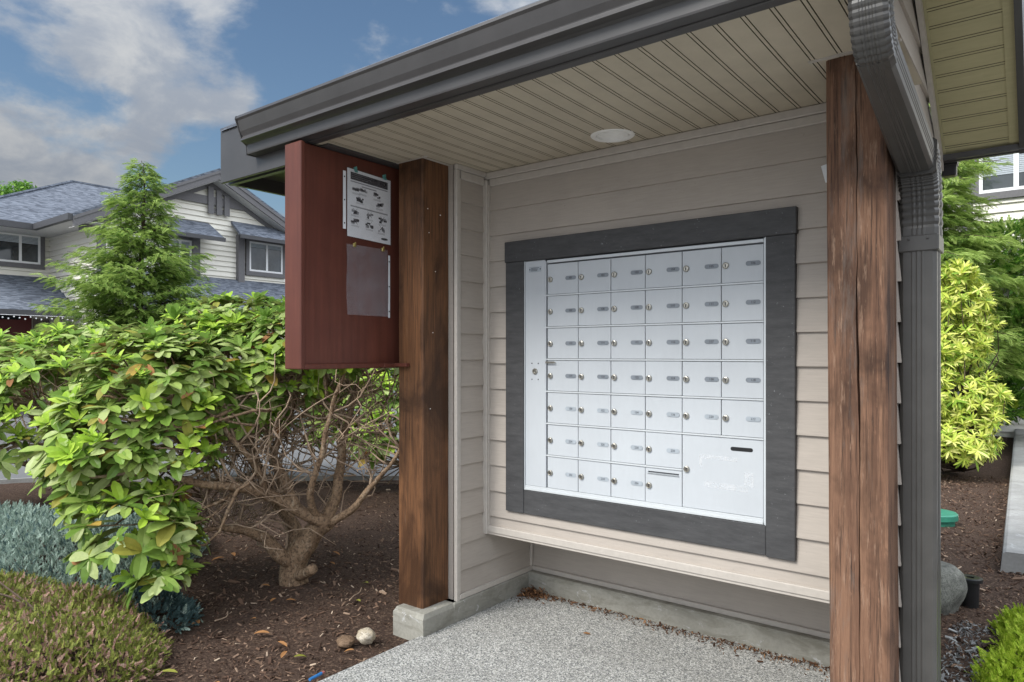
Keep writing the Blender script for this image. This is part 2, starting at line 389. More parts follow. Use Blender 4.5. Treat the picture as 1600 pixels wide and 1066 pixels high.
# bed as a relief grid, border-following
mb = MB(); ys = list(np.concatenate([np.arange(-4, 1, .4), np.arange(1, 5, .08), np.arange(5, 9, .25), np.arange(9, 34, 1.2)])); V = []; nx = 110
for y in ys:
    bx = -10.6+(y-1.6)*.607 if y < 1.6 else (-10.6+(y-1.6)/1.75 if y < 3.35 else (-9.6+(y-3.35)/5.25*6.4 if y < 8.6 else -3.2))
    for i in range(nx+1):
        x = bx+(6.5-bx)*i/nx; V.append((x, y, bedz(x, y)))
F = [[j*(nx+1)+i, j*(nx+1)+i+1, (j+1)*(nx+1)+i+1, (j+1)*(nx+1)+i] for j in range(len(ys)-1) for i in range(nx)]
mb.add(V, F); struct(mb.build('garden_soil', soil, smooth=True))
mb = MB()
for (a, b) in zip(BORDER[:-1], BORDER[1:]):
    a, b = Vector((*a, 0)), Vector((*b, 0)); d = (b-a).normalized(); n = Vector((-d.y, d.x, 0))*.09
    mb.sweep([[a+n+UP*-.15, a+n+UP*.0, a-n+UP*.02, a-n-UP*.15], [b+n-UP*.15, b+n, b-n+UP*.02, b-n-UP*.15]])
struct(fixn(mb.build('kerb', conc2)))
mb = MB(); mb.box(-2.66, 3.2, -3, 3.60, -.14, 0.0, bev=.006); struct(mb.build('concrete_slab', aggregate))
# raised walkway on the right
mb = MB(); pl = [at(1567, 862, Z=.12), at(1583, 700, Z=.12), at(1592, 655, Z=.12)]
L0 = [(pl[0].x, pl[0].y), (pl[1].x, pl[1].y), (pl[1].x-.2, pl[1].y+8)]
for (a, b) in zip(L0[:-1], L0[1:]):
    segs = 4
    for s_ in range(segs):
        p = [a[0]+(b[0]-a[0])*(s_+.003)/segs, a[1]+(b[1]-a[1])*(s_+.003)/segs]; q = [a[0]+(b[0]-a[0])*(s_+.995)/segs, a[1]+(b[1]-a[1])*(s_+.995)/segs]
        mb.sweep([[(p[0]-.03, p[1], -.15), (p[0], p[1], .11), (p[0]+.02, p[1], .12), (p[0]+1.4, p[1]+.1, .12), (p[0]+1.4, p[1]+.1, -.15)],
                  [(q[0]-.03, q[1], -.15), (q[0], q[1], .11), (q[0]+.02, q[1], .12), (q[0]+1.4, q[1]+.1, .12), (q[0]+1.4, q[1]+.1, -.15)]])
struct(fixn(mb.build('path', conc2)))

# ================================================================== MAIL SHELTER
CZ = 2.576
K = thing('mail_shelter', (-1.6, 3.2, 0), 'small beige sided mail shelter with dark gutter, timber posts and vinyl ceiling', 'shelter')
PY = 3.186; XL, XR = -2.655, -.44
mb = MB()
lap(mb, XL, -2.40, .698, 2.048, 'Y', PY, -1, .15, .548); lap(mb, -.96, XR-.2, .698, 2.048, 'Y', PY, -1, .15, .548)
lap(mb, XL, XR-.2, .49, .698, 'Y', PY, -1, .15, .548); lap(mb, XL, XR-.2, 2.048, 2.50, 'Y', PY, -1, .15, .548)
mb.box(XL-.2, XR-.02, PY+.10, PY+.14, .50, CZ+.05)
fixn(mb.build('front_wall', siding, K))
mb = MB()                                                  # underside and bottom edging of the mailbox wall
mb.box(XL, XR-.02, PY-.012, 3.64, .468, .484); mb.box(XL-.004, XR-.03, PY-.024, PY+.003, .452, .492, bev=.004); mb.box(XL-.004, XR-.03, PY-.017, PY+.012, .440, .4515)
fixn(mb.build('bottom_edging', trim, K))
mb = MB(); lap(mb, XL, XR-.02, .14, .468, 'Y', 3.652, -1, .15, .12); fixn(mb.build('recessed_wall', siding, K))
mb = MB(); mb.box(XL+.02, XR-.03, 3.622, 3.640, .113, .142, bev=.003); mb.box(XL+.003, XL+.022, 2.93, 3.63, .113, .142, bev=.003)
fixn(mb.build('starter_strip', trim, K))
# left wing wall
mb = MB(); lap(mb, 2.925, 3.65, .14, 2.50, 'X', XL-.005, 1, .15, .12); mb.box(-2.90, XL-.016, 2.91, 3.78, .11, CZ+.05); lap(mb, 2.91, 3.78, .11, CZ, 'X', -2.9, -1, .15, .12)
mb.box(-2.9, XR-.2, 3.70, 3.78, .11, 2.9); fixn(mb.build('side_wall', siding, K))
# right exterior wall with the gable
RY0, RY1, RZ = 2.17, 4.025, 2.482
RIDY = (RY0+RY1)/2; SL = .667; RIDZ = RZ+SL*(RIDY-RY0)
mb = MB(); lap(mb, 2.90, 3.88, .12, 2.37, 'X', XR-.006, 1, .15, .12, .013); lap(mb, 2.90, 4.02, 2.37, 3.2, 'X', XR-.006, 1, .15, .12, .013)
o = fixn(mb.build('gable_wall', siding, K))
bm = bmesh.new(); bm.from_mesh(o.data)
for co, no in (((0, 3.1, RIDZ), (0, SL, 1)), ((0, 3.1, RIDZ), (0, -SL, 1))):
    bmesh.ops.bisect_plane(bm, geom=bm.verts[:]+bm.edges[:]+bm.faces[:], plane_co=co, plane_no=no, clear_outer=True)
bm.to_mesh(o.data); bm.free()
mb = MB(); lap(mb, 2.20, 2.90, 2.60, 3.2, 'X', XR-.006, 1, .15, .12, .013); o = fixn(mb.build('gable_siding', siding, K))
bm = bmesh.new(); bm.from_mesh(o.data); bmesh.ops.bisect_plane(bm, geom=bm.verts[:]+bm.edges[:]+bm.faces[:], plane_co=(0, 3.1, RIDZ), plane_no=(0, -SL, 1), clear_outer=True); bm.to_mesh(o.data); bm.free()
mb = MB(); mb.box(-.62, XR-.02, 2.905, 3.78, .10, 2.62); fixn(mb.build('wall_core', siding, K))
# trims
mb = MB(); mb.box(XL-.004, XL+.030, PY-.034, PY-.002, .440, 2.53, bev=.004); mb.box(XL+.030, XL+.036, PY-.022, PY-.001, .49, 2.50, bev=.002); fixn(mb.build('corner_trim', trim, K))
mb = MB(); mb.box(XL-.004, XL+.020, 2.902, 2.932, .105, 2.545, bev=.004); mb.box(XL-.002, XL+.014, 2.932, 2.945, .14, 2.50, bev=.002); fixn(mb.build('corner_trim', trim, K))
mb = MB(); mb.box(XL, XL+.018, 3.618, 3.640, .115, .468, bev=.003); fixn(mb.build('corner_trim', trim, K))
mb = MB(); mb.box(XL-.2, XR-.2, PY-.026, PY-.0, 2.535, CZ-.001, bev=.005); mb.box(XL+.036, XR-.2, PY-.019, PY-.001, 2.493, 2.534, bev=.004)
mb.box(XL-.001, XL+.024, 2.90, PY-.027, 2.545, CZ-.001, bev=.004); mb.box(XL-.001, XL+.016, 2.946, PY-.035, 2.497, 2.544, bev=.004); fixn(mb.build('ceiling_trim', trim, K))
# ceiling
mb = MB(); PITCH = .0912; x = -.773; X0, X1 = -3.02, -.40
gx = [-.773+PITCH*k for k in range(-30, 6)]; prof = []
for q in gx:
    if q-.012 < X0 or q+.012 > X1: continue
    for dx, dz in ((-.0095, 0), (-.0075, .007), (-.0055, 0), (.0055, 0), (.0075, .007), (.0095, 0)): prof.append((q+dx, dz))
prof = [(X0, 0)]+prof+[(X1, 0)]; NY = 14; yy = np.linspace(2.165, PY, NY)
V = []; 
for y in yy:
    tt = (y-2.165)/(PY-2.165)
    for (px_, dz) in prof:
        w = mnoise.noise((px_*3.1, 0, 5.5)); sag = -.006*math.sin(math.pi*tt)*(.7+w)
        V.append((px_, y, CZ+dz+sag))
n = len(prof); F = []; MI = []
mb.v.append(np.array(V)); mb.n = len(V)
for j in range(NY-1):
    for i in range(n-1):
        a, b = prof[i], prof[i+1]; mb.f.append([j*n+i, (j+1)*n+i, (j+1)*n+i+1, j*n+i+1]); mb.m.append(0 if abs(a[1]-b[1]) < 1e-6 else 1)
ceil = mb.build('ceiling', [ceilmat, groove], K)
LC = Vector((-1.695, 3.0, CZ)); LRAD = .086
bm = bmesh.new(); bm.from_mesh(ceil.data)                    # cut the round hole for the recessed lamp
for k in range(24):
    a = 2*math.pi*k/24; no = Vector((math.cos(a), math.sin(a), 0)); co = LC+no*LRAD
    near = [f for f in bm.faces if (Vector((f.calc_center_median().x, f.calc_center_median().y, 0))-Vector((LC.x, LC.y, 0))).length < .2]
    gg = set(near)
    for f in near: gg.update(f.verts); gg.update(f.edges)
    bmesh.ops.bisect_plane(bm, geom=list(gg), plane_co=co, plane_no=no)
bmesh.ops.delete(bm, geom=[f for f in bm.faces if (f.calc_center_median().xy-LC.xy).length < LRAD*.985], context='FACES')
bm.to_mesh(ceil.data); bm.free()
# ceiling j-channel around post head and gutter-side edge
mb = MB(); mb.box(-.70, -.40, 2.675, 2.695, CZ-.007, CZ-.001); fixn(mb.build('post_head_trim', trim, K)); mb = MB(); mb.box(-3.0, -2.66, 2.690, 2.702, CZ-.006, CZ-.001); mb.box(-2.7005, -2.69, 2.6995, 2.91, CZ-.0065, CZ-.0015); fixn(mb.build('post_head_trim', trim, K))
# posts
def post(x0, x1, y0, y1, z0, z1, mat, crack=None, lean=0., seed=0):
    mb = MB(); rings = []; nz = 90; b = .008
    for k in range(nz+1):
        z = z0+(z1-z0)*k/nz; dx = lean*(z-z0)/(z1-z0)
        pts = [(x0, y0+b), (x0+b, y0)]
        if crack:
            c = crack+.012*mnoise.noise((seed, z*1.4, 0))+.004*mnoise.noise((seed, z*9, 1)); w = .0012+.0042*max(0, mnoise.noise((seed+4, z*1.7, 2))+.15); d = .004+.022*min(1, max(0, (w-.0012)/.002))
            for q in np.linspace(x0+.03, c-w-.006, 3): pts.append((q, y0+.0018*mnoise.noise((q*60, z*2.5, seed))))
            pts += [(c-w-.0012, y0), (c-w, y0+.001), (c-w*.2, y0+d), (c+w*.2, y0+d), (c+w, y0+.001), (c+w+.0012, y0)]
            for q in np.linspace(c+w+.008, x1-.03, 3): pts.append((q, y0+.0018*mnoise.noise((q*60, z*2.5, seed))))
        pts += [(x1-b, y0), (x1, y0+b), (x1, y1), (x0, y1)]
        e = .0015*mnoise.noise((z*3, seed, 8))
        rings.append([(p[0]+dx+e, p[1], z) for p in pts])
    mb.sweep(rings); return fixn(mb.build('post', mat, K))
tag(post(-2.895, -2.703, 2.70, 2.905, .105, CZ+.02, wood, seed=3), 'stained timber post on concrete block')
tag(post(-.632, -.437, 2.71, 2.90, 0.0, CZ+.02, wood2, crack=-.530, lean=-.016, seed=9), 'weathered split timber post')
# concrete kerb and post block
mb = MB(); mb.box(-2.90, XR-.02, 3.575, 3.78, -.1, .114, bev=.008); mb.box(-2.88, XL+.028, 2.87, 3.575, -.1, .112, bev=.008)
mb.sweep([[(-2.86, 2.63, -.12), (-2.625, 2.63, -.12), (-2.625, 2.92, -.12), (-2.86, 2.92, -.12)], [(-2.86, 2.63, .088), (-2.628, 2.63, .088), (-2.63, 2.92, .088), (-2.86, 2.92, .088)],
          [(-2.85, 2.65, .112), (-2.64, 2.65, .112), (-2.64, 2.92, .112), (-2.85, 2.92, .112)]])
fixn(mb.build('concrete_footing', conc, K))
# fascia, gutter, roof
mb = MB(); mb.box(-3.0, -.10, 2.150, 2.195, 2.571, 2.80, bev=.003); fixn(mb.build('fascia', dark, K))
mb = MB(); mb.box(-3.79, -3.0, 2.150, 2.1695, 2.487, 2.80, bev=.003); mb.box(-3.79, -3.0, 2.196, 2.225, 2.487, 2.80); mb.box(-3.79, -3.765, 2.2255, 4.0, 2.49, 2.60); mb.box(-3.764, -2.9, 2.2255, 3.9, 2.565, 2.575)
fixn(mb.build('fascia_return', dark, K))
GP = [(2.168, 2.770), (2.048, 2.772), (2.030, 2.766), (2.026, 2.752), (2.034, 2.742), (2.040, 2.722), (2.050, 2.690), (2.064, 2.664), (2.050, 2.640), (2.078, 2.633), (2.090, 2.626), (2.092, 2.585), (2.094, 2.578), (2.168, 2.578), (2.168, 2.584), (2.098, 2.584), (2.096, 2.630), (2.066, 2.652), (2.045, 2.74), (2.05, 2.762), (2.168, 2.764)]
mb = MB(); mb.prism([(y if y < 2.15 else 2.149, z) for y, z in GP], 0, -3.42, -.09); EC = [(2.167, 2.771), (2.046, 2.773), (2.028, 2.767), (2.024, 2.752), (2.04, 2.71), (2.056, 2.664), (2.058, 2.646), (2.088, 2.624), (2.09, 2.575), (2.167, 2.575)]
EC = [(min(y, 2.149), z) for y, z in EC]; mb.prism(EC, 0, -3.428, -3.421); mb.prism(EC, 0, -.089, -.082)
fixn(mb.build('gutter', dark, K))
t = NT('roof_shingle'); n1 = t.noise(120, 4, .7); vv = t.voro(7, out='Color', vec=t.map((1, 1, 6)), rnd=.8); s_ = t.N.new('ShaderNodeSeparateColor'); t.L.new(vv, s_.inputs[0])
c = t.mix(s_.outputs[0], (.07, .08, .10), (.22, .245, .29)); c = t.mix(t.ramp(n1, [(.35, .5), (.6, 0.)]), c, (.05, .055, .07)); t.bump(n1, .5, .01); shingle = t.set(c, .9, spec=.2)
mb = MB(); ex = .11
for sgn in (-1, 1):
    ye = RIDY+sgn*(RIDY-RY0+.02); prof = [(RIDY, RIDZ+ex+.02), (ye, RZ+ex+.20), (ye, RZ+ex+.185), (RIDY, RIDZ+ex)]
prof = [(RY0-.03, RZ+.315), (RIDY, RIDZ+.335), (RY1+.03, RZ+.315), (RY1+.03, RZ+.30), (RIDY, RIDZ+.32), (RY0-.03, RZ+.30)]
mb.prism(prof, 0, -3.775, -.09); fixn(mb.build('roof', shingle, K))
# sloping soffit under the right-hand verge (two slopes)
def rake_soffit(name, x0, x1, mats):
    mb = MB()
    for sgn in (1, -1):
        ln = math.hypot(1, SL)*(RIDY-RY0); pit = .0845; k = 0; d = -.035
        def pt(x, s, h):  # s distance from the eave up the slope
            yy_ = (RY1 - s/math.hypot(1, SL)) if sgn > 0 else (RY0+s/math.hypot(1, SL)); zz = RZ+s*SL/math.hypot(1, SL)+h
            return (x, yy_, zz)
        s0 = 0; prof = [(0, 0)]
        q = .05
        while q < ln-.02:
            for ds, dh in ((-.008, 0), (-.0062, .006), (-.0045, 0), (.0045, 0), (.0062, .006), (.008, 0)): prof.append((q+ds, dh))
            q += pit
        prof.append((ln, 0)); V = [pt(x0, *p) for p in prof]+[pt(x1, *p) for p in prof]; n = len(prof)
        for i in range(n-1):
            mi = 0 if prof[i][1] == prof[i+1][1] else 1
            mb.add([V[i], V[i+1], V[n+i+1], V[n+i]], [[0, 1, 2, 3] if sgn < 0 else [3, 2, 1, 0]], mi)
    return mb.build(name, mats, K)
rake_soffit('gable_soffit', XR+.004, -.125, [ceilmat2, groove])
def rake_board(name, x0, x1, h0, h1, mat, ylo=RY0, yhi=RY1):
    mb = MB(); rz = lambda y: RIDZ-SL*abs(y-RIDY)
    prof = [(ylo, rz(ylo)+h0), (RIDY, RIDZ+h0), (yhi, rz(yhi)+h0), (yhi, rz(yhi)+h1), (RIDY, RIDZ+h1), (ylo, rz(ylo)+h1)]
    mb.prism(prof, 0, x0, x1); return fixn(mb.build(name, mat, K))
rake_board('verge_fascia', -.112, -.085, -.045, .318, dark)
rake_board('soffit_edging', -.150, -.1125, -.008, -.001, ceilmat2); rake_board('soffit_edging', XR+.012, XR+.035, -.012, -.001, ceilmat2)
rake_board('frieze_trim', XR+.008, XR+.026, -.075, -.020, trim)
mb = MB(); mb.box(-3.78, -.085, RY1+.001, RY1+.02, RZ-.035, RZ+.10); mb.box(XR+.01, -.085, RY1-.03, RY1, RZ-.03, RZ-.002)
mb.prism([(RY1+.021, RZ+.11), (RY1+.13, RZ+.11), (RY1+.10, RZ-.01), (RY1+.021, RZ-.01)], 0, -3.4, -.10); fixn(mb.build('rear_gutter', dark, K))
mb = MB(); mb.box(-.425, -.365, RY1+.03, RY1+.09, RZ-.095, RZ-.011, bev=.006); mb.box(-.43, -.36, RY1+.025, RY1+.095, RZ-.045, RZ-.012, bev=.004); fixn(mb.build('gutter_outlet', black, K))
# downspout
def fluted(w, d, n=1):    # closed outline of a ribbed rectangular pipe: local a (width), b (depth)
    pts = []; b = .012
    def side(p0, p1, nn):
        out = []; p0, p1 = Vector(p0), Vector(p1); t_ = (p1-p0); l = t_.length; t_ = t_/l; no = Vector((t_.y, -t_.x))
        out.append(p0+t_*b)
        for q in (-.016, 0., .016):
            c = l/2+q
            for dq, h in ((-.0055, 0), (-.0025, -.0022), (.0025, -.0022), (.0055, 0)): out.append(p0+t_*(c+dq)-no*h)
        out.append(p1-t_*b); return out
    c = [(-w/2, -d/2), (w/2, -d/2), (w/2, d/2), (-w/2, d/2)]
    for i in range(4): pts += side(c[i], c[(i+1) % 4], i % 2 == 0)
    return pts
def pipe(name, path, w, d, rib=0., taper=None, parent=K, mat=spout):    # path in (y, z) at x = const; list of (y,z)
    mb = MB(); out = fluted(w, d); rings = []
    for i, (y, z) in enumerate(path):
        a = path[max(i-1, 0)]; b = path[min(i+1, len(path)-1)]; t_ = Vector((0, b[0]-a[0], b[1]-a[1])).normalized()
        ax = Vector((1, 0, 0)); bx = t_.cross(ax)
        if rib and 1 < i < len(path)-2:
            sc = 1+rib*(1, 1, -1.6)[i % 3]
        else: sc = 1
        tp = 1 if not taper else taper[0]+(taper[1]-taper[0])*i/(len(path)-1)
        left = PX-DW/2-.002; cxx = left+w/2*tp; rings.append([Vector((cxx+p.x*tp*sc, y, z))+bx*(-p.y)*sc for p in out])
    mb.sweep(rings); return fixn(mb.build(name, mat, parent))
PX = -.378; DW, DD = .118, .135
def arc(c, r, a0, a1, n): return [(c[0]+r*math.cos(a0+(a1-a0)*i/n), c[1]+r*math.sin(a0+(a1-a0)*i/n)) for i in range(n+1)]
pv = (2.975, 1.95)
slopeA = math.atan2(2.50-2.06, 2.16-2.955)     # direction of the slanting run
tag(pipe('downspout', [(2.975, -.02), (2.975, .7), (2.975, 1.4), (2.975, 1.96)], DW, DD), 'upright ribbed downspout run')
def curve(p0, p1, p2, n): return [((1-t)**2*p0[0]+2*t*(1-t)*p1[0]+t*t*p2[0], (1-t)**2*p0[1]+2*t*(1-t)*p1[1]+t*t*p2[1]) for t in np.linspace(0, 1, n)]
pipe('downspout_elbow', [(2.975, 1.925), (2.975, 1.96)]+curve((2.975, 1.97), (2.975, 2.165), (2.875, 2.203), 34)+[(2.86, 2.207)], DW+.006, DD+.002, .02)
tag(pipe('downspout', [(2.885, 2.200), (2.50, 2.296), (2.19, 2.374)], DW-.002, .112, 0, (1, .80)), 'slanting downspout run under the gable')
pipe('downspout_elbow', [(2.225, 2.364), (2.20, 2.371)]+curve((2.19, 2.374), (2.118, 2.40), (2.114, 2.545), 34)+[(2.113, 2.60)], DW-.020, .112, .015)
mb = MB(); mb.box(PX-DW/2-.006, PX+DW/2+.006, 2.975-DD/2-.006, 2.975+DD/2+.006, 1.875, 1.935, bev=.004)
for sx in (-.03, .03): mb.lathe((PX+sx, 2.975-DD/2-.008, 1.92), [(.0045, 0), (.003, -.003), (.0005, -.004)], 8, axis=1)
fixn(mb.build('downspout_band', spout, K))

# ================================================================== MAILBOX BANK AND ITS TIMBER SURROUND
FY = 3.158
for (y, z) in ((2.74, 2.30), (2.84, 2.28), (2.75, 2.17), (2.80, 1.96), (2.78, 1.62), (2.76, 1.20)):
    mb = MB(); mb.box(-2.7035, -2.7005, y-.003, y+.003, z-.002, z+.003, 0, .001); fixn(mb.build('staple', white, K))
fr = thing('mailbox_surround', (-1.68, 3.18, .6), 'dark grey chipped timber surround boards framing the silver mailboxes', 'frame')
fx0, fx1, fz0, fz1 = -2.488, -.878, .598, 2.147; bwid = .128
for (a, b, c, d, y) in ((fx0-.004, fx1+.006, fz1-.118, fz1, FY-.006), (fx0, fx0+bwid, fz0, fz1-.1185, FY), (fx1-bwid, fx1, fz0-.004, fz1-.1185, FY), (fx0+bwid+.001, fx1-bwid-.001, fz0, fz0+.134, FY+.003)):
    mb = MB(); mb.box(a, b, y, 3.20, c, d, bev=.003); fixn(mb.build('board', greyboard, fr))
B = thing('mailbox_bank', (-1.68, 3.18, .74), 'silver aluminium bank of numbered mailboxes with locks set in the beige wall', 'mailboxes')
px0, px1, pz0, pz1 = fx0+bwid+.001, fx1-bwid-.001, fz0+.1345, fz1-.119; YP = 3.176
cols = [-2.206, -2.005, -1.805, -1.608, -1.411, -1.216, -1.020]; rows = [2.005-.1775*k for k in range(8)]
mb = MB(); mb.box(cols[0]-.006, px1, YP+.012, YP+.016, pz0, pz1, 1)                     # dark gap backing
for x in (px0, px1-.004): mb.box(x, x+.004, YP-.010, YP+.012, pz0, pz1)
mb.box(cols[6]+.001, px1-.0045, YP-.004, YP+.011, pz0, pz1-.001, 0, .001)
mb.box(px0+.0045, cols[6], YP-.006, YP+.011, pz0, rows[7]-.002, 0, .001); mb.box(px0+.005, cols[6], YP-.012, YP-.0065, pz0+.002, rows[7]-.016, 0, .001)
mb.box(cols[0], cols[6], YP-.004, YP+.011, rows[0]+.002, pz1-.006, 0, .001)
for k in range(1, 7):
    xe = cols[6] if k < 6 else cols[4]; mb.box(cols[0]-.012, xe, YP-.005, YP+.011, rows[k]-.0045, rows[k]+.0035, 0, .001)
fixn(mb.build('frame', [aluframe, gapm], B))
mb = MB(); mb.box(px0+.005, cols[0]-.014, YP-.003, YP+.011, rows[7]-.001, pz1-.001, 0, .001); mb.box(cols[0]-.0135, cols[0]-.006, YP-.006, YP+.0115, rows[7]-.001, pz1-.010, 0, .001)
sp_ = fixn(mb.build('side_panel', alu, B))
mb = MB(); cx_ = (px0+cols[0]-.01)/2; zc = 1.405; mb.lathe((cx_, YP-.0035, zc), [(.017, 0), (.017, -.005), (.013, -.009), (.009, -.009), (.009, -.004), (.0045, -.003), (.0045, -.009), (.0005, -.009)], 20, axis=1)
fixn(mb.build('master_lock', [lockm, ink], sp_))
for sx in (-.03, .03):
    for sz in (-.045, .045): mb = MB(); mb.lathe((cx_+sx*.72, YP-.0035, zc+sz), [(.0035, 0), (.003, -.002), (.0004, -.0025)], 8, 0, axis=1); fixn(mb.build('screw', ink, sp_))
mb = MB(); mb.box(cx_-.042, cx_+.042, YP-.0045, YP-.0032, pz1-.065, pz1-.035); 
for k in range(3): mb.box(cx_-.028, cx_+.028-.006*k, YP-.0052, YP-.0047, pz1-.044-.007*k, pz1-.0415-.007*k, 1)
for sx in (-.036, .036): mb.lathe((cx_+sx, YP-.0047, pz1-.05), [(.004, 0), (.0005, -.001)], 8, 1, axis=1)
fixn(mb.build('maker_plate', [plate2, ink], sp_))
def text_mesh(body, size):
    cu = bpy.data.curves.new('t', 'FONT'); cu.body = body; cu.size = size; cu.align_x = 'CENTER'; cu.align_y = 'CENTER'; cu.extrude = .0002; cu.resolution_u = 2
    o = bpy.data.objects.new('t', cu); COL.objects.link(o); dg = bpy.context.evaluated_depsgraph_get(); dg.update()
    me = bpy.data.meshes.new_from_object(o.evaluated_get(dg)); V = np.array([v.co[:] for v in me.vertices]); F = [list(p.vertices) for p in me.polygons]
    bpy.data.objects.remove(o); bpy.data.meshes.remove(me); return V, F
def put_text(mb, body, size, org, xa, ya, mi=1):
    V, F = text_mesh(body, size); xa, ya = np.array(xa, float), np.array(ya, float); no = np.cross(xa, ya)
    mb.add(np.array(org)+V[:, :1]*xa+V[:, 1:2]*ya+V[:, 2:3]*no, F, mi)
nums = [[str(101+i) for i in range(6)], [str(107+i) for i in range(6)], [str(113+i) for i in range(6)], ['119', '120', '122', '124', '126', '128'], ['130', '132', '134', '136', '220', '222'], ['224', '226', '228', '230'], ['232', '234', '236', None]]
lock_me = None; door_me = {}
def stadium(cx, cz, w, h, n=8):
    r = h/2; return [(cx+w/2-r+r*math.cos(a), cz+r*math.sin(a)) for a in np.linspace(-math.pi/2, math.pi/2, n)]+[(cx-w/2+r+r*math.cos(a), cz+r*math.sin(a)) for a in np.linspace(math.pi/2, 3*math.pi/2, n)]
def lock(parent, x, z):
    mb = MB(); mb.lathe((x, YP-.002, z), [(.0155, 0), (.0155, -.003), (.0135, -.0075), (.011, -.0085), (.0108, -.006), (.0005, -.006)], 18, axis=1)
    mb.prism([(x-.0022, z-.009), (x+.0022, z-.009), (x+.0022, z+.001), (x+.0045, z+.004), (x, z+.007), (x-.0045, z+.004), (x-.0022, z+.001)], 1, YP-.009, YP-.0082, 1)
    return fixn(mb.build('lock', [lockm, ink], parent))
for r_ in range(7):
    for c_ in range(6):
        if r_ >= 5 and c_ >= 4: continue
        x0, x1 = cols[c_]+.0018, cols[c_+1]-.0018; z1, z0 = rows[r_]-.0062, rows[r_+1]+.0052
        if r_ == 6: z0 = rows[7]-.0005
        mb = MB(); slot = (r_ == 6 and c_ == 3); j = random.uniform(-.0008, .0008)
        if slot:
            sx0, sx1, sz = x0+.014, x1-.014, z1-.020
            mb.box(x0, x1, YP+j, YP+.010, z0, sz-.004); mb.box(x0, x1, YP+j, YP+.010, sz+.004, z1); mb.box(x0, sx0, YP+j, YP+.010, sz-.0038, sz+.0038); mb.box(sx1, x1, YP+j, YP+.010, sz-.0038, sz+.0038)
            mb.box(sx0, sx1, YP+.007, YP+.0105, sz-.0038, sz+.0038, 1); mb.prism([(YP-.001+j, sz-.012), (YP-.008, sz-.005), (YP-.001+j, sz-.004)], 0, sx0, sx1, 0)
        else: mb.box(x0, x1, YP+j, YP+.010, z0, z1, 0, .0012)
        d = fixn(mb.build('mailbox_door', [alu, gapm], B))
        if slot: d['label'] = 'outgoing mail door with a narrow slot across its top'
        elif c_ == 0 and r_ == 4: d['label'] = 'door 130 with a worn number plate'
        lock(d, x0+.020, (z0+z1)/2-.002)
        if nums[r_][c_]:
            mb = MB(); cx = x1-.045; cz = (z0+z1)/2; mb.prism(stadium(cx, cz, .068, .0215), 1, YP-.0028, YP-.0012+j, 0)
            put_text(mb, nums[r_][c_], .0155, (cx, YP-.0034, cz), (1, 0, 0), (0, 0, 1))
            fixn(mb.build('number_plate', [plate if r_ < 4 else plate2, ink], d))
mb = MB(); x0, x1, z0, z1 = cols[4]+.0018, cols[6]-.0018, rows[7]-.0005, rows[5]-.0062; mb.box(x0, x1, YP, YP+.010, z0, z1, 0, .0012)
pd = fixn(mb.build('parcel_door', alu, B)); pd['label'] = 'large parcel door with black slot and torn white tape marks'
lock(pd, x0+.022, (z0+z1)/2+.01)
mb = MB(); mb.prism(stadium(x1-.098, z1-.048, .104, .018), 1, YP-.0012, YP-.0004); fixn(mb.build('slot', black, pd))
t = NT('tape_residue'); nn = t.noise(40, 5, .7); resid = t.set((.80, .82, .84), .6); t.L.new(t.ramp(nn, [(.40, 0.), (.56, .5)]), t.b.inputs['Alpha'])
mb = MB()
for (a, b, c, d) in ((.10, .27, .085, .105), (.085, .10, .085, .15), (.30, .345, .15, .215), (.11, .32, .213, .24)):
    mb.add([(x0+a, YP-.0006, z1-c), (x0+b, YP-.0006, z1-c-.004), (x0+b, YP-.0006, z1-d-.004), (x0+a, YP-.0006, z1-d)], [[0, 1, 2, 3]])
mb.build('tape_residue', resid, pd)
mb = MB(); hz = rows[3]-.016; mb.tube([(cols[0]+.010, YP-.001, hz), (cols[0]+.010, YP-.014, hz), (cols[0]+.052, YP-.014, hz), (cols[0]+.052, YP-.001, hz)], .0032, 8); mb.box(cols[0]-.004, cols[0]+.056, YP-.0165, YP-.0125, hz-.005, hz+.005, 0, .001)
fixn(mb.build('pull_handle', lockm, B))

# ================================================================== RECESSED LAMP
lt = thing('recessed_light', LC, 'round white recessed downlight with ribbed baffle in the vinyl ceiling', 'light')
mb = MB(); mb.lathe(LC, [(.080, .004), (.108, .004), (.108, -.003), (.103, -.007), (.088, -.009), (.081, -.006), (.079, .004)], 40, caps=False); fixn(mb.build('trim_ring', white, lt, smooth=False))
mb = MB(); prof = []
for k in range(8): prof += [(.082-.0045*k, .001+.007*k), (.0790-.0045*k, .0035+.007*k)]
prof += [(.042, .058), (.0005, .059)]
rings = [[(LC.x+r*math.cos(a), LC.y+r*math.sin(a), LC.z+h) for a in np.linspace(0, 2*math.pi, 36, endpoint=False)] for r, h in prof]
mb.sweep(rings, caps=False); fixn(mb.build('baffle', white, lt))
mb = MB(); mb.lathe(LC+Vector((0, 0, .03)), [(.0005, -.010), (.014, -.008), (.022, -.001), (.024, .008), (.014, .026)], 20); fixn(mb.build('bulb', white, lt, smooth=True))

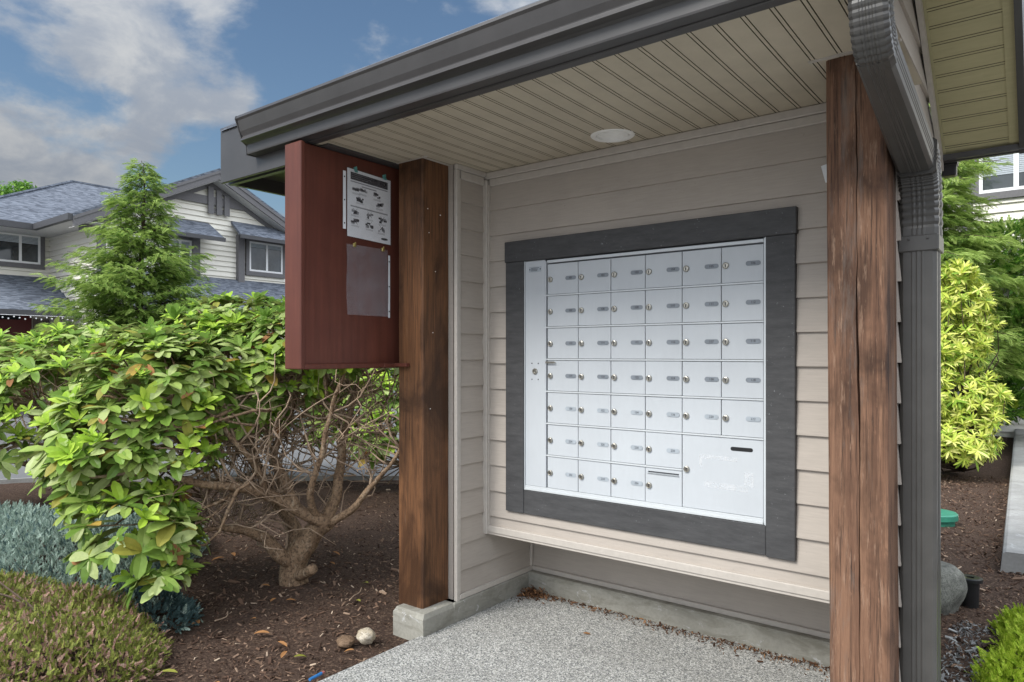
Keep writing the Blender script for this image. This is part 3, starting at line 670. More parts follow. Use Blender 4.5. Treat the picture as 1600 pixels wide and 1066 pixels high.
# ================================================================== NOTICE BOARD
nb = thing('notice_board', (-2.98, 2.4, 1.43), 'red stained wooden notice board mounted beside the left timber post', 'notice board')
mb = MB(); mb.box(-3.06, -2.955, 2.118, 2.80, 1.452, 2.56); fixn(mb.build('backboard', redpaint, nb))
mb = MB(); mb.box(-3.075, -2.940, 2.090, 2.1175, 1.425, 2.565, bev=.004); fixn(mb.build('edge_board', redpaint, nb))
mb = MB(); mb.box(-3.06, -2.940, 2.118, 2.80, 1.425, 1.4515, bev=.003); mb.box(-2.955, -2.896, 2.6, 2.699, 1.428, 1.448, bev=.002); mb.box(-2.90, -2.80, 2.672, 2.699, 1.432, 1.452, bev=.002); fixn(mb.build('bottom_ledge', redpaint, nb))
BX = -2.955
def yz(mb, y0, y1, z0, z1, x, th=.0006, mi=0, sk=0.):
    mb.sweep([[(x, y0, z0), (x, y1, z0+sk), (x, y1, z1+sk), (x, y0, z1)], [(x+th, y0, z0), (x+th, y1, z0+sk), (x+th, y1, z1+sk), (x+th, y0, z1)]], mi)
paper = plain('paper', (.74, .76, .79), .5, var=.03); greyink = plain('grey_print', (.30, .31, .33), .6); teal = plain('teal_clip', (.10, .30, .28), .35); brass = plain('brass_clip', (.55, .45, .16), .3, .8)
nt_ = thing('recycling_notice', (BX, 2.53, 2.3), 'printed picture notice in plastic sleeve with teal clips, above the empty sleeve', 'notice')
py0, py1, pz0_, pz1_ = 2.385, 2.69, 2.130, 2.492; sk = -.012
mb = MB(); yz(mb, py0, py1, pz0_, pz1_, BX+.008, .0006, 0, sk); nt_s = fixn(mb.build('sheet', paper, nt_))
mb = MB(); w = py1-py0; h = pz1_-pz0_
def q(u0, u1, v0, v1, mi, mbx): yz(mbx, py0+u0*w, py0+u1*w, pz1_-v1*h+sk*u0, pz1_-v0*h+sk*u0, BX+.0088, .0003, mi, sk*(u1-u0))
q(.07, .93, .045, .155, 0, mb); q(.07, .93, .172, .19, 1, mb); q(.32, .66, .215, .232, 1, mb); q(.07, .93, .535, .555, 1, mb)
for k in range(3): q(.10, .62-.08*k, .06+.028*k, .072+.028*k, 1, mb)
q(.78, .86, .075, .10, 2, mb)
ic = [(.2, .29), (.35, .28), (.68, .30), (.28, .42), (.74, .43)]; ic2 = [(.17, .62), (.5, .63), (.8, .66), (.18, .77), (.5, .78), (.78, .80)]
for (a, b) in ic+ic2:
    for _ in range(9):
        da, db = random.uniform(-.07, .07), random.uniform(-.035, .03); ww, hh = random.uniform(.012, .04), random.uniform(.008, .022)
        q(a+da-ww, a+da+ww, b+db-hh, b+db+hh, random.choice((0, 1, 1)), mb)
    for k in range(2): q(a-.09, a+.08, b+.052+k*.014, b+.057+k*.014, 1, mb)
for (a, b) in ic2:
    for s_ in (1, -1):
        y_, z_ = py0+a*w, pz1_-b*h; e = .016; x_ = BX+.0094
        mb.add([(x_, y_-e, z_-s_*e), (x_, y_-e+.002, z_-s_*e), (x_, y_+e, z_+s_*e), (x_, y_+e-.002, z_+s_*e)], [[0, 1, 2, 3]], 0)
mb.prism([(py0+w*(.85+.085*math.cos(a)), pz1_-h*(.935+.018*math.sin(a))+sk*.8) for a in np.linspace(0, 6.28, 16)[:-1]], 0, BX+.0088, BX+.0092, 0)
fixn(mb.build('print', [ink, greyink, paper], nt_s))
def m_sleeve(name, a):
    t = NT(name); n = t.noise(6, 4, .6); m = t.set((.48, .46, .50), .12, spec=.8); t.L.new(t.ramp(n, [(.35, a*.55), (.65, a)]), t.b.inputs['Alpha']); t.bump(n, .3, .01); return m
sleeve = m_sleeve('clear_sleeve', .34); sleeve0 = m_sleeve('clear_sleeve_over_print', .10)
mb = MB(); yz(mb, py0-.006, py1+.003, pz0_-.004, pz1_+.004, BX+.0105, .0003, 0, sk); fixn(mb.build('plastic_sleeve', sleeve0, nt_))
def strip(name, y0, y1, z0, z1, parent):
    mb = MB(); yz(mb, y0, y1, z0, z1, BX+.005, .001)
    for f_ in (.1, .5, .9): mb.lathe((BX+.0062, (y0+y1)/2, z0+(z1-z0)*f_), [(.0045, 0), (.0005, .0006)], 10, 1, axis=0)
    return fixn(mb.build(name, [paper, ink], parent))
strip('punched_strip', py0-.026, py0-.007, pz0_+.035, pz1_-.02, nt_)
for y in (py0+.055, py1-.045):
    mb = MB(); mb.box(BX, BX+.014, y-.009, y+.009, pz1_-.012, pz1_+.012, 0, .002); mb.box(BX+.014, BX+.017, y-.004, y+.004, pz1_+.004, pz1_+.016, 0, .001); mb.box(BX+.014, BX+.0165, y-.011, y+.011, pz1_-.016, pz1_-.007, 0, .001); fixn(mb.build('clip', teal, nt_))
es = thing('empty_sleeve', (BX, 2.53, 1.9), 'empty clear plastic sleeve hanging from brass clips below the printed notice', 'sleeve')
ey0, ey1, ez0, ez1 = 2.385, 2.676, 1.712, 2.088
mb = MB(); mb.v.append(np.array([(BX+.006+.004*math.sin(j*.9+i*.4), ey0+(ey1-ey0)*i/8+.004*(j/8-1), ez1-(ez1-ez0)*j/8) for j in range(9) for i in range(9)])); mb.n = 81
for j in range(8):
    for i in range(8): mb.f.append([j*9+i, j*9+i+1, j*9+i+10, j*9+i+9]); mb.m.append(0)
mb.build('plastic_sheet', sleeve, es, smooth=True)
strip('punched_strip', ey1, ey1+.013, ez0-.005, ez1-.03, es)
for y in (ey0+.05, ey1-.04):
    mb = MB(); mb.box(BX, BX+.012, y-.009, y+.009, ez1-.012, ez1+.008, 0, .002); mb.box(BX+.012, BX+.015, y-.004, y+.004, ez1+.003, ez1+.014, 0, .001); fixn(mb.build('clip', brass, es))
mb = MB(); c0 = at(1283, 260, Y=3.16); mb.sweep([[(c0.x, 3.158, c0.z), (c0.x+.09, 3.158, c0.z+.02), (c0.x+.08, 3.15, c0.z-.085), (c0.x+.02, 3.15, c0.z-.075)], [(c0.x, 3.1565, c0.z), (c0.x+.09, 3.1565, c0.z+.02), (c0.x+.08, 3.1485, c0.z-.085), (c0.x+.02, 3.1485, c0.z-.075)]])
tag(fixn(mb.build('paper_scrap', paper)), 'scrap of white paper sticking out behind the right timber post', 'paper')

# ================================================================== FOLIAGE TOOLS
def rotm(n, tilt=None, spin=None, up=None):
    """n random matrices whose local z is along 'up' vectors (n,3), spun at random"""
    z = up/np.linalg.norm(up, axis=1, keepdims=True); a = rng.normal(size=(n, 3)); x = np.cross(a, z); x /= np.linalg.norm(x, axis=1, keepdims=True); y = np.cross(z, x)
    return np.stack([x, y, z], axis=2)
def leaf_t(l, w, curl=.25, fold=.25):
    # leaf along +x starting at 0, folded along the midrib, bending down
    xs = [0, .16, .45, .78, 1.]; ws = [.10, .60, .95, .86, .22]; V = []
    for x, ww in zip(xs, ws):
        z = -curl*l*x*x; V += [(x*l, -w/2*ww, z+fold*w*.5*ww), (x*l, 0, z), (x*l, w/2*ww, z+fold*w*.5*ww)]
    F = []
    for i in range(4):
        a = i*3; F += [[a, a+3, a+4, a+1], [a+1, a+4, a+5, a+2]]
    return np.array(V), F
def Rz(a): c, s = math.cos(a), math.sin(a); return np.array([[c, -s, 0], [s, c, 0], [0, 0, 1]])
def Ry(a): c, s = math.cos(a), math.sin(a); return np.array([[c, 0, s], [0, 1, 0], [-s, 0, c]])
def rosettes(mb, P, N, l, w, nl=(6, 9), lift=(.1, .9), mats=(0, 1, 2, 3), young=.25, yel=.05, brn=.012, sj=.25):
    """whorls of leaves round the axis N at each point P"""
    T, F = leaf_t(1, w/l)
    M0 = rotm(len(P), up=N); buckets = {}
    for i in range(len(P)):
        k = rng.integers(nl[0], nl[1]+1); yg = rng.random() < young; a0 = rng.random()*6.28; s = l*max(.45, 1+sj*rng.normal()*1.0)*(.85 if yg else 1)
        for j in range(k):
            a = a0+j*2*math.pi/k*(1.0)+rng.normal()*.18; el = (rng.uniform(.45, 1.15) if yg else rng.uniform(*lift)*.8-.15+rng.normal()*.12)
            if j % 3 == 0 and not yg: el -= .25
            q = M0[i] @ Rz(a) @ Ry(-el) @ np.diag([s*rng.uniform(.75, 1.1)]*3)
            x = rng.random(); m = mats[1] if yg else (mats[2] if x < yel else (mats[3] if x < yel+brn else mats[0]))
            off = M0[i] @ np.array([0, 0, -.012*j/ k*4*l/.1]) * .3
            buckets.setdefault(m, []).append((P[i]+off, q))
    for m, L in buckets.items(): mb.inst(T, F, np.array([a for a, _ in L]), np.array([b for _, b in L]), m)
def lobe_points(lobes, dens, zmin=-.35, jit=.08, inner=.86, keep=None):
    P = []; N = []
    for (c, r) in lobes:
        c = np.array(c); r = np.array(r if hasattr(r, '__len__') else (r, r, r), float); area = 4*math.pi*(r.mean()**2); n = int(area*dens)
        d = rng.normal(size=(n, 3)); d /= np.linalg.norm(d, axis=1, keepdims=True); d = d[d[:, 2] > zmin]
        p = c+d*r*(1-jit*rng.random((len(d), 1))*1.6+jit*.3); nn = d/r; nn /= np.linalg.norm(nn, axis=1, keepdims=True)
        ok = np.ones(len(p), bool)
        for (c2, r2) in lobes:
            c2 = np.array(c2); r2 = np.array(r2 if hasattr(r2, '__len__') else (r2, r2, r2), float)
            if (c2 == c).all(): continue
            ok &= (((p-c2)/(r2*inner))**2).sum(1) > 1
        P.append(p[ok]); N.append(nn[ok])
    P = np.concatenate(P); N = np.concatenate(N)
    if keep is not None:
        k = np.array([keep(p) for p in P]); P, N = P[k], N[k]
    return P, N
def bend(a, b, k=4, sag=.0, jit=.03):
    a, b = Vector(a), Vector(b); L = (b-a).length; pts = []
    j1 = Vector(rng.normal(size=3))*jit*L; j2 = Vector(rng.normal(size=3))*jit*L
    for i in range(k+1):
        t = i/k; pts.append(a.lerp(b, t)+j1*math.sin(math.pi*t)+j2*math.sin(2*math.pi*t)-UP*sag*L*math.sin(math.pi*t))
    return pts
def spray_t(n=7, l=1., spread=.55, w=.10, droop=.15, nl=.33):
    """flat feathery frond: needles both sides of a spine along +x"""
    V = []; F = []
    for i in range(n):
        t = (i+.6)/n; x = t*l; z = -droop*t*t
        for s in (-1, 1):
            ll = nl*(1-.65*t)*(.8+.4*((i*7+s*3) % 5)/5); b = len(V); dx = ll*.75; dy = s*ll*spread*1.3
            V += [(x, 0, z), (x+dx*.5-w*.5, dy*.5+s*w*.35, z+.02), (x+dx, dy, z-.02), (x+dx*.5+w*.5, dy*.5-s*w*.35, z+.02)]; F.append([b, b+1, b+2, b+3])
    b = len(V); V += [(l*.9, -w*.3, -droop), (l*1.22, 0, -droop*1.2), (l*.9, w*.3, -droop), (l*.2, 0, 0)]; F.append([b, b+1, b+2, b+3])
    return np.array(V), F
def dirm(D, up=(0, 0, 1), roll=.3):
    D = D/np.linalg.norm(D, axis=1, keepdims=True); n = len(D); u = np.tile(np.array(up, float), (n, 1))+rng.normal(size=(n, 3))*roll
    y = np.cross(u, D); y /= np.linalg.norm(y, axis=1, keepdims=True); z = np.cross(D, y); return np.stack([D, y, z], axis=2)

# ================================================================== RHODODENDRONS
def tube_tree(mb, paths, mi=0, n=8):
    for pts, r0, r1 in paths:
        P = [Vector(p) for p in pts]; sm = []
        for i in range(len(P)-1):      # Catmull-Rom
            p0, p1, p2, p3 = P[max(i-1, 0)], P[i], P[i+1], P[min(i+2, len(P)-1)]
            for k in range(4):
                t = k/4; sm.append(.5*((2*p1)+(p2-p0)*t+(2*p0-5*p1+4*p2-p3)*t*t+(3*p1-p0-3*p2+p3)*t**3))
        sm.append(P[-1]); m = len(sm)
        rr = [(r0+(r1-r0)*i/(m-1))*(1+.10*mnoise.noise(sm[i]*9)) for i in range(m)]
        sm = [q+Vector((mnoise.noise(q*7), mnoise.noise(q*7+Vector((9, 0, 0))), 0))*.015 for q in sm]
        mb.tube(sm, rr, n, mi)
def rhodo(name, base, label, limbs, lobes, dens, l=.108, w=.043, twigs=0, twigbox=None, zmin=-.35, keep=None, young=.25, yel=.05, connect=.12, group='rhododendrons in the bed'):
    T = thing(name, base, label, 'shrub', group)
    mb = MB(); tube_tree(mb, [(p, a*1.15, b*1.1) for p, a, b in limbs], 0, 10); nodes = []
    for pts, r0, r1 in limbs:
        for i in range(1, len(pts)): nodes.append(Vector(pts[i])); nodes.append((Vector(pts[i])+Vector(pts[i-1]))/2)
    P, N = lobe_points(lobes, dens, zmin, keep=keep)
    nodes2 = list(nodes)
    if twigs:
        for _ in range(twigs):
            tgt = twigbox(); a = min(random.sample(nodes, min(6, len(nodes))), key=lambda q: (q-tgt).length); pts = bend(a, tgt, 6, .02, .09); r = random.uniform(.0035, .010)
            mb.tube(pts, [r*(1-.12*i) for i in range(7)], 5, 1); nodes2 += pts[3:]
            for _k in range(random.randint(1, 4)):
                s_ = pts[random.randint(2, 5)]; e = s_+(tgt-a).normalized()*random.uniform(.08, .3)+Vector(rng.normal(size=3))*.09+UP*.04; mb.tube(bend(s_, e, 4, 0, .08), [r*.6, r*.5, r*.45, r*.4, r*.3], 4, 1)
    idx = [i for i in range(len(P)) if rng.random() < connect]
    for i in idx:
        tgt = Vector(P[i]); a = min(random.sample(nodes2, min(14, len(nodes2))), key=lambda q: (q-tgt).length); r = .0045+.006*rng.random()**2
        mb.tube(bend(a, tgt, 5, .03, .06), [r*1.6, r*1.4, r*1.2, r, r*.9, r*.7], 5, 0 if rng.random() < .5 else 1)
    fixn(mb.build('trunk', [bark, twigm], T, smooth=True))
    mf = MB(); up = N*.55+np.array([0, 0, .75])+rng.normal(size=N.shape)*.22
    rosettes(mf, P, up, l, w, young=young, yel=yel)
    mf.build('foliage', [lf_old, lf_new, lf_yel, lf_brn], T); return T
LW = .05
base = at(463, 905, Z=-.02)
f = lambda u, v, d: far(u, v, d)
limbs = [([f(460, 912, 4.64), f(458, 885, 4.63), f(472, 855, 4.6), f(496, 825, 4.57), f(512, 815, 4.55)], .085, .052),
         ([f(462, 880, 4.62), f(440, 868, 4.55), f(419, 845, 4.5), f(390, 830, 4.42), f(351, 824, 4.3)], .05, .022),
         ([f(456, 868, 4.66), f(463, 830, 4.75), f(440, 794, 4.8), f(419, 765, 4.85), f(395, 700, 4.9), f(380, 620, 4.95)], .045, .014),
         ([f(512, 818, 4.55), f(480, 805, 4.5), f(439, 781, 4.42), f(408, 770, 4.35), f(375, 762, 4.25), f(317, 757, 4.1), f(278, 747, 4.0)], .042, .016),
         ([f(508, 818, 4.56), f(524, 775, 4.6), f(532, 713, 4.65), f(546, 650, 4.7), f(560, 575, 4.8)], .036, .013),
         ([f(512, 820, 4.55), f(551, 796, 4.5), f(578, 760, 4.5), f(610, 728, 4.52), f(642, 675, 4.6)], .024, .008),
         ([f(463, 790, 4.45), f(439, 742, 4.5), f(429, 703, 4.55), f(449, 655, 4.6), f(468, 590, 4.65), f(480, 540, 4.7)], .030, .012),
         ([f(495, 812, 4.52), f(485, 772, 4.42), f(502, 713, 4.4), f(517, 645, 4.45), f(540, 580, 4.5)], .022, .010),
         ([f(415, 772, 4.36), f(395, 720, 4.3), f(350, 670, 4.2), f(320, 600, 4.15)], .020, .010),
         ([f(461, 900, 4.6), f(478, 897, 4.5), f(489, 888, 4.45)], .035, .030),
         ([f(351, 824, 4.3), f(310, 830, 4.2), f(270, 850, 4.05)], .016, .009)]
def tb():
    z = random.random()
    if z < .6: return far(random.uniform(290, 460), random.uniform(600, 815), random.uniform(4.1, 5.0))
    return far(random.uniform(430, 630), random.uniform(570, 740), random.uniform(4.4, 5.3))
lob = [(f(415, 585, 4.9), (.62, .62, .34)), (f(330, 630, 4.6), (.50, .5, .42)), (f(250, 622, 4.3), (.48, .48, .40)), (f(200, 690, 4.15), (.42, .42, .36)), (f(270, 700, 4.1), (.26, .26, .28)),
       (f(180, 780, 4.1), (.28, .28, .28)), (f(215, 830, 3.95), (.30, .3, .26)), (f(245, 900, 3.8), (.13, .13, .12)), (f(500, 545, 5.0), (.6, .6, .30)), (f(560, 540, 5.3), (.5, .5, .26)), (f(385, 532, 5.3), (.6, .6, .32)), (f(270, 608, 5.0), (.5, .5, .34)), (f(130, 740, 4.5), (.22, .22, .2))]
rhodo('rhododendron', base, 'large rhododendron with bare twisted grey-brown trunks beside the notice board', limbs, lob, 120, w=.050, yel=.07, twigs=190, twigbox=tb, zmin=-.45,
      keep=lambda p: True)
base2 = at(40, 800, Z=-.03)
b2l = [(f(60, 590, 6.9), (.95, .95, .42)), (f(-40, 640, 6.6), (.8, .8, .55)), (f(150, 578, 6.6), (.7, .7, .42)), (f(30, 660, 6.2), (.5, .5, .35)), (f(100, 620, 6.0), (.5, .5, .40)), (f(-20, 700, 5.9), (.42, .42, .25)), (f(220, 565, 6.4), (.5, .5, .3))]
bs = at(95, 770, Z=-.02)
lm2 = [([bs, f(90, 720, 6.6), f(60, 660, 6.5), f(20, 620, 6.3)], .05, .02), ([bs+Vector((.1, 0, 0)), f(120, 720, 6.7), f(150, 640, 6.6), f(170, 580, 6.5)], .045, .02), ([bs, f(70, 735, 6.4), f(20, 720, 6.1), f(-20, 700, 6.0)], .03, .012)]
rhodo('rhododendron', bs, 'leafy rhododendron at the far left edge, behind the larger one', lm2, b2l, 75, l=.135, w=.048, twigs=50, twigbox=lambda: far(random.uniform(0, 200), random.uniform(600, 740), random.uniform(6, 7)), young=.2, connect=.06)
bs3 = at(640, 750, Z=-.02)
b3l = [(f(600, 620, 7.4), (.55, .55, .5)), (f(560, 590, 7.8), (.6, .6, .45)), (f(610, 690, 7.0), (.40, .4, .32)), (f(500, 610, 8.2), (.8, .8, .6)), (f(420, 640, 8.6), (.9, .7, .6)), (f(330, 640, 8.8), (.8, .7, .6)), (f(540, 670, 7.8), (.4, .4, .3)), (f(680, 640, 7.4), (.6, .6, .6))]
rhodo('rhododendron', bs3, 'small shaded rhododendron seen between the bare trunks and the left post', [([bs3, f(625, 700, 7.4), f(600, 640, 7.4)], .03, .01), ([bs3, f(650, 700, 7.4), f(670, 640, 7.4)], .03, .01)], b3l, 60, l=.15, w=.055, connect=.08, young=.3)

# ================================================================== LOW PLANTS
def carpet(name, loc, label, cat, lobes, dens, T, F, size, mats, wts, zmin=-.1, upw=.5, jit=.2, group=None, keep=None, stems=None, roll=.8):
    P, N = lobe_points(lobes, dens, zmin, jit=jit, inner=.9, keep=keep); D = N*(1-upw)+np.array([0, 0, upw])+rng.normal(size=N.shape)*.42
    M = dirm(D, (.3, .2, 1), roll)*(size*rng.uniform(.6, 1.25, len(P)))[:, None, None]
    O = thing(name, loc, label, cat, group); mb = MB(); ch = rng.choice(len(mats), len(P), p=wts)
    for k in range(len(mats)):
        s_ = ch == k; mb.inst(T, F, P[s_], M[s_], k)
    mb.build('foliage', mats, O)
    ms = MB(); c = Vector(loc)
    for i in range(0, len(P), max(1, len(P)//(stems or 60))): ms.tube(bend(c+Vector((rng.normal()*.05, rng.normal()*.05, 0)), P[i], 4, -.05, .05), [.010, .008, .006, .004, .002], 5)
    fixn(ms.build('stems', barkd, O)); return O
SJ, SJF = spray_t(6, 1, .5, .13, .05, .42)
hb = at(95, 1030, Z=0)
carpet('heather', hb, 'low heather mound with faded pink flowers in the bottom left corner', 'shrub', [((hb.x-.03, hb.y-.05, -.06), (.55, .50, .25)), ((hb.x-.42, hb.y+.12, -.06), (.5, .40, .24)), ((hb.x+.1, hb.y-.5, -.03), (.55, .6, .26)), ((hb.x-.9, hb.y-.15, -.05), (.6, .5, .26)), ((hb.x+.25, hb.y+.02, -.06), (.30, .3, .20))], 7500, *spray_t(4, 1, .5, .18, 0, .40), .033, [heath_g, heath_p], [.72, .28], upw=.4, jit=.25)
jb = at(90, 880, Z=0)
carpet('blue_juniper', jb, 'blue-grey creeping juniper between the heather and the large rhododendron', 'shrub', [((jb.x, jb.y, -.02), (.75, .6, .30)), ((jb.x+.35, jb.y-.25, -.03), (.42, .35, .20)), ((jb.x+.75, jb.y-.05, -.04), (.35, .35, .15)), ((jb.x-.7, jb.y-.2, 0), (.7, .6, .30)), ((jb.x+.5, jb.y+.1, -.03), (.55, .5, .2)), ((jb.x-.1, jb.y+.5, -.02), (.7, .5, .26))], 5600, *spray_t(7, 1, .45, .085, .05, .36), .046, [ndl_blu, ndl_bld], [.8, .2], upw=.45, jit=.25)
jb2 = at(255, 962, Z=0)
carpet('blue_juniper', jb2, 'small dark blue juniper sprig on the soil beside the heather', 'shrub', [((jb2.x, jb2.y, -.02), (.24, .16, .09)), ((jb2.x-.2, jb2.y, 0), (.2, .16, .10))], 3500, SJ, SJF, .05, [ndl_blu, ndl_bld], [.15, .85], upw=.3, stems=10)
lb = at(1575, 1010, Z=0)
carpet('golden_shrub', lb, 'lime green feathery dwarf shrub in the bottom right corner', 'shrub', [((lb.x+.22, lb.y-.05, -.03), (.26, .34, .19)), ((lb.x+.40, lb.y-.3, 0), (.4, .4, .24)), ((lb.x+.15, lb.y-.50, -.03), (.24, .3, .17)), ((lb.x+.06, lb.y+.30, -.03), (.12, .12, .12)), ((lb.x+.3, lb.y+.2, -.03), (.2, .2, .17))], 4200, SJ, SJF, .05, [lime_m], [1.], upw=.6, jit=.3)
# variegated pieris
def pieris():
    b = at(1500, 735, Z=0); T = thing('pieris', b, 'bright yellow variegated shrub beyond the granite boulder and green lid', 'shrub'); dd = 8.9
    lo = [(f(1500, 470, dd), (.36, .36, .26)), (f(1525, 510, dd), (.22, .3, .18)), (f(1480, 540, dd), (.45, .4, .30)), (f(1495, 620, dd-.1), (.52, .45, .34)), (f(1480, 690, dd-.3), (.5, .5, .28)), (f(1515, 690, dd-.2), (.30, .30, .24)), (f(1430, 600, dd), (.5, .5, .6)), (f(1515, 650, dd-.3), (.35, .3, .2)), (f(1495, 430, dd), (.22, .22, .14))]
    P, N = lobe_points(lo, 120, -.75, jit=.25); mf = MB(); rosettes(mf, P, N*.8+np.array([0, 0, .6]), .11, .024, nl=(9, 14), mats=(0, 0, 0, 0), lift=(-.1, 1.), young=.5)
    mf.build('foliage', [pieris_m], T); ms = MB()
    for i in range(0, len(P), 12): ms.tube(bend(b, P[i], 4, 0, .06), [.018, .014, .010, .007, .004], 5)
    fixn(ms.build('stems', barkd, T))
pieris()
def bushy(name, label, cat, lobes, dens, size, mats, wts, base, group=None, T=None, zmin=-.5, upw=.2, roll=.5):
    return carpet(name, base, label, cat, lobes, dens, *(T or (SJ, SJF)), size, mats, wts, zmin=zmin, upw=upw, jit=.3, group=group, stems=50, roll=roll)
gb = at(1570, 670, Z=0)
bushy('green_juniper', 'feathery mid green juniper beside the path, right of the yellow shrub', 'shrub', [(f(1565, 600, 12), (.45, .5, .3)), (f(1580, 550, 12.6), (.5, .5, .4)), (f(1545, 640, 11.5), (.4, .5, .25)), (f(1570, 640, 11.6), (.45, .4, .24)), (f(1530, 560, 12.5), (.5, .5, .5)), (f(1590, 520, 13.), (.5, .5, .3))], 330, .20, [darkjun, lime_m], [.93, .07], gb)
hg = at(1590, 640, Z=0)
LT = leaf_t(1, .5)
bushy('cedar_hedge', 'tall dark green hedge behind the juniper and below the right window', 'hedge', [(f(1600, 420, 12.3), (.8, .7, .75)), (f(1520, 430, 12.3), (.7, .6, .65)), (f(1655, 420, 12.), (.8, .8, .9)), (f(1590, 520, 12.2), (.8, .6, .7)), (f(1450, 440, 12.4), (.8, .7, .8)), (f(1560, 385, 12.4), (.5, .5, .35))], 420, .15, [hedge_m, ndl_tip], [.6, .4], far(1570, 650, 12.4))

# ================================================================== CONIFERS
HT, HTF = spray_t(8, 1, .5, .085, .25, .40)
def conifer(name, base, label, height, r_base, nb, lean=0., side=None, group=None, size=.30, tip=.35, zlow=.08, pw=.8, rise=.35):
    T = thing(name, base, label, 'tree', group); b = Vector(base); mt = MB()
    top = b+UP*height; mt.tube([b.lerp(top, t)+Vector((.04*math.sin(t*9), .03*math.cos(t*7), 0)) for t in np.linspace(0, 1, 12)], list(np.linspace(.022*height, .006, 12)), 8)
    P = []; D = []; K_ = []
    for i in range(nb):
        t = (zlow+(1-zlow)*(i+rng.random())/nb); h = height*t
        if side: az = rng.uniform(*side)
        else: az = i*2.39996+rng.normal()*.3
        ln = r_base*(1-t)**pw*rng.uniform(.45, 1.2)+.08
        d = Vector((math.cos(az), math.sin(az), rise-.25*(1-t))); s0 = b+UP*h; k = 9; pts = []
        for j in range(k+1):
            q_ = j/k; pts.append(s0+d*ln*q_-UP*(.20*ln*q_*q_))
        mt.tube(pts[::3]+[pts[-1]], [.012*(1-t)+.006]*2+[.006, .004, .002], 5)
        lat = Vector((-d.y, d.x, 0)).normalized(); ns = int(5+ln*13)
        for j in range(ns):
            q_ = .12+.88*(j+rng.random())/ns; c = s0+d*ln*q_-UP*(.20*ln*q_*q_); wv = .40*ln*(1-q_)**.8+.06
            for s_ in (-1, 1):
                nn = max(1, int(wv/ (size*.38)))
                for m in range(nn):
                    o_ = (m+rng.random())/nn*wv; P.append(c+lat*s_*o_+Vector((d.x, d.y, 0))*o_*.45-UP*(.18*o_+rng.random()*.05)+Vector(rng.normal(size=3))*.025)
                    D.append(Vector((d.x, d.y, -.18))*.75+lat*s_*.6+Vector(rng.normal(size=3))*.22); K_.append(o_/wv*.5+q_*.6)
    fixn(mt.build('trunk', barkd, T)); P = np.array(P); D = np.array(D); K_ = np.array(K_)
    M = dirm(D, roll=.35)*(size*rng.uniform(.6, 1.15, len(P)))[:, None, None]; mf = MB(); yg = rng.random(len(P)) < tip*K_
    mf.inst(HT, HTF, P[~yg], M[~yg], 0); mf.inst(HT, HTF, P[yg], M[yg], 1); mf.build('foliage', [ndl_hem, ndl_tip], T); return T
hd = 14.5
hbse = far(222, 510, hd); hbse.z = -.1; htop = far(216, 262, hd).z
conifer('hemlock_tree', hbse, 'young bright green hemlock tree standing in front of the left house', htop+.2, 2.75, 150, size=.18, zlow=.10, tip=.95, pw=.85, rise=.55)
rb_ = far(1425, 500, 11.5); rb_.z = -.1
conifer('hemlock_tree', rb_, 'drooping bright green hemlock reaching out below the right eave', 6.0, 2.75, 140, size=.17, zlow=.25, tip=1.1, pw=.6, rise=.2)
fb = far(20, 500, 60); fb.z = -.1
def broadtree(name, base, label, lobes, dens, sz, group=None):
    T = thing(name, base, label, 'tree', group); mt = MB(); c = Vector(lobes[0][0]); mt.tube([Vector(base), Vector(base).lerp(c, .6), c], [.3, .2, .1], 8)
    for (q_, r_) in lobes: mt.tube(bend(Vector(base).lerp(c, .55), q_, 4, 0, .05), [.12, .1, .08, .05, .03], 5)
    fixn(mt.build('trunk', barkd, T)); P, N = lobe_points(lobes, dens, -.8, jit=.5, inner=.8); Tm, Fm = leaf_t(1, .55)
    M = rotm(len(P), up=N+rng.normal(size=N.shape)*.8)*(sz*rng.uniform(.6, 1.2, len(P)))[:, None, None]; mf = MB(); mf.inst(Tm, Fm, P, M, 0); mf.build('crown', [hedge_m], T)
broadtree('broadleaf_tree', fb, 'distant tree crown just above the left house roof edge', [(f(18, 308, 60), (1.6, 1.6, 1.1)), (f(35, 296, 60), (1., 1., .7)), (f(2, 318, 60), (1.6, 1.6, 1.)), (f(60, 312, 60), (1., 1., .4))], 45, .28)

# ================================================================== LEFT HOUSE (across the road)
h_siding = m_siding('house_siding', (.77, .74, .66), .06); h_trim = plain('house_grey_trim', (.135, .13, .135), .6); h_dark = plain('house_gutter', (.06, .06, .065), .5); h_white = plain('window_white', (.80, .80, .80), .4, var=.03); h_soffit = plain('house_soffit', (.55, .54, .52), .6)
t = NT('window_glass'); nn = t.noise(1.3, 4, .6); c = t.mix(t.ramp(nn, [(.4, 0.), (.6, 1.)]), (.018, .022, .026), (.05, .06, .065)); glass = t.set(c, .05, spec=.9)
blind = plain('window_blind', (.42, .46, .50), .5, var=.1); redpt = plain('red_door_paint', (.14, .02, .02), .4); darkw = plain('porch_wall', (.20, .17, .14), .8)
HX = -21.0; G = lambda u, v: at(u, v, X=HX)
yB = G(152, 400).y                              # corner of the gable wing
xA = at(78, 400, Y=yB).x                        # recessed wall plane
A_ = lambda u, v: at(u, v, X=xA)
pk = at(343, 268, X=HX+.5); yP = pk.y; zP = pk.z; rr_ = G(445, 352); ll_ = G(115, 335)
slr = sll = .50; yR = yP+(yP-yB)+.2
HB = thing('townhouse', (HX-4, yP, 0), 'cream sided townhouse with grey gable trim and shingle roofs across the road, on the left', 'house')
def clipm(o, cuts):
    bm = bmesh.new(); bm.from_mesh(o.data)
    for co, no in cuts: bmesh.ops.bisect_plane(bm, geom=bm.verts[:]+bm.edges[:]+bm.faces[:], plane_co=co, plane_no=no, clear_outer=True)
    bm.to_mesh(o.data); bm.free(); return o
zlowroof = G(400, 442).z
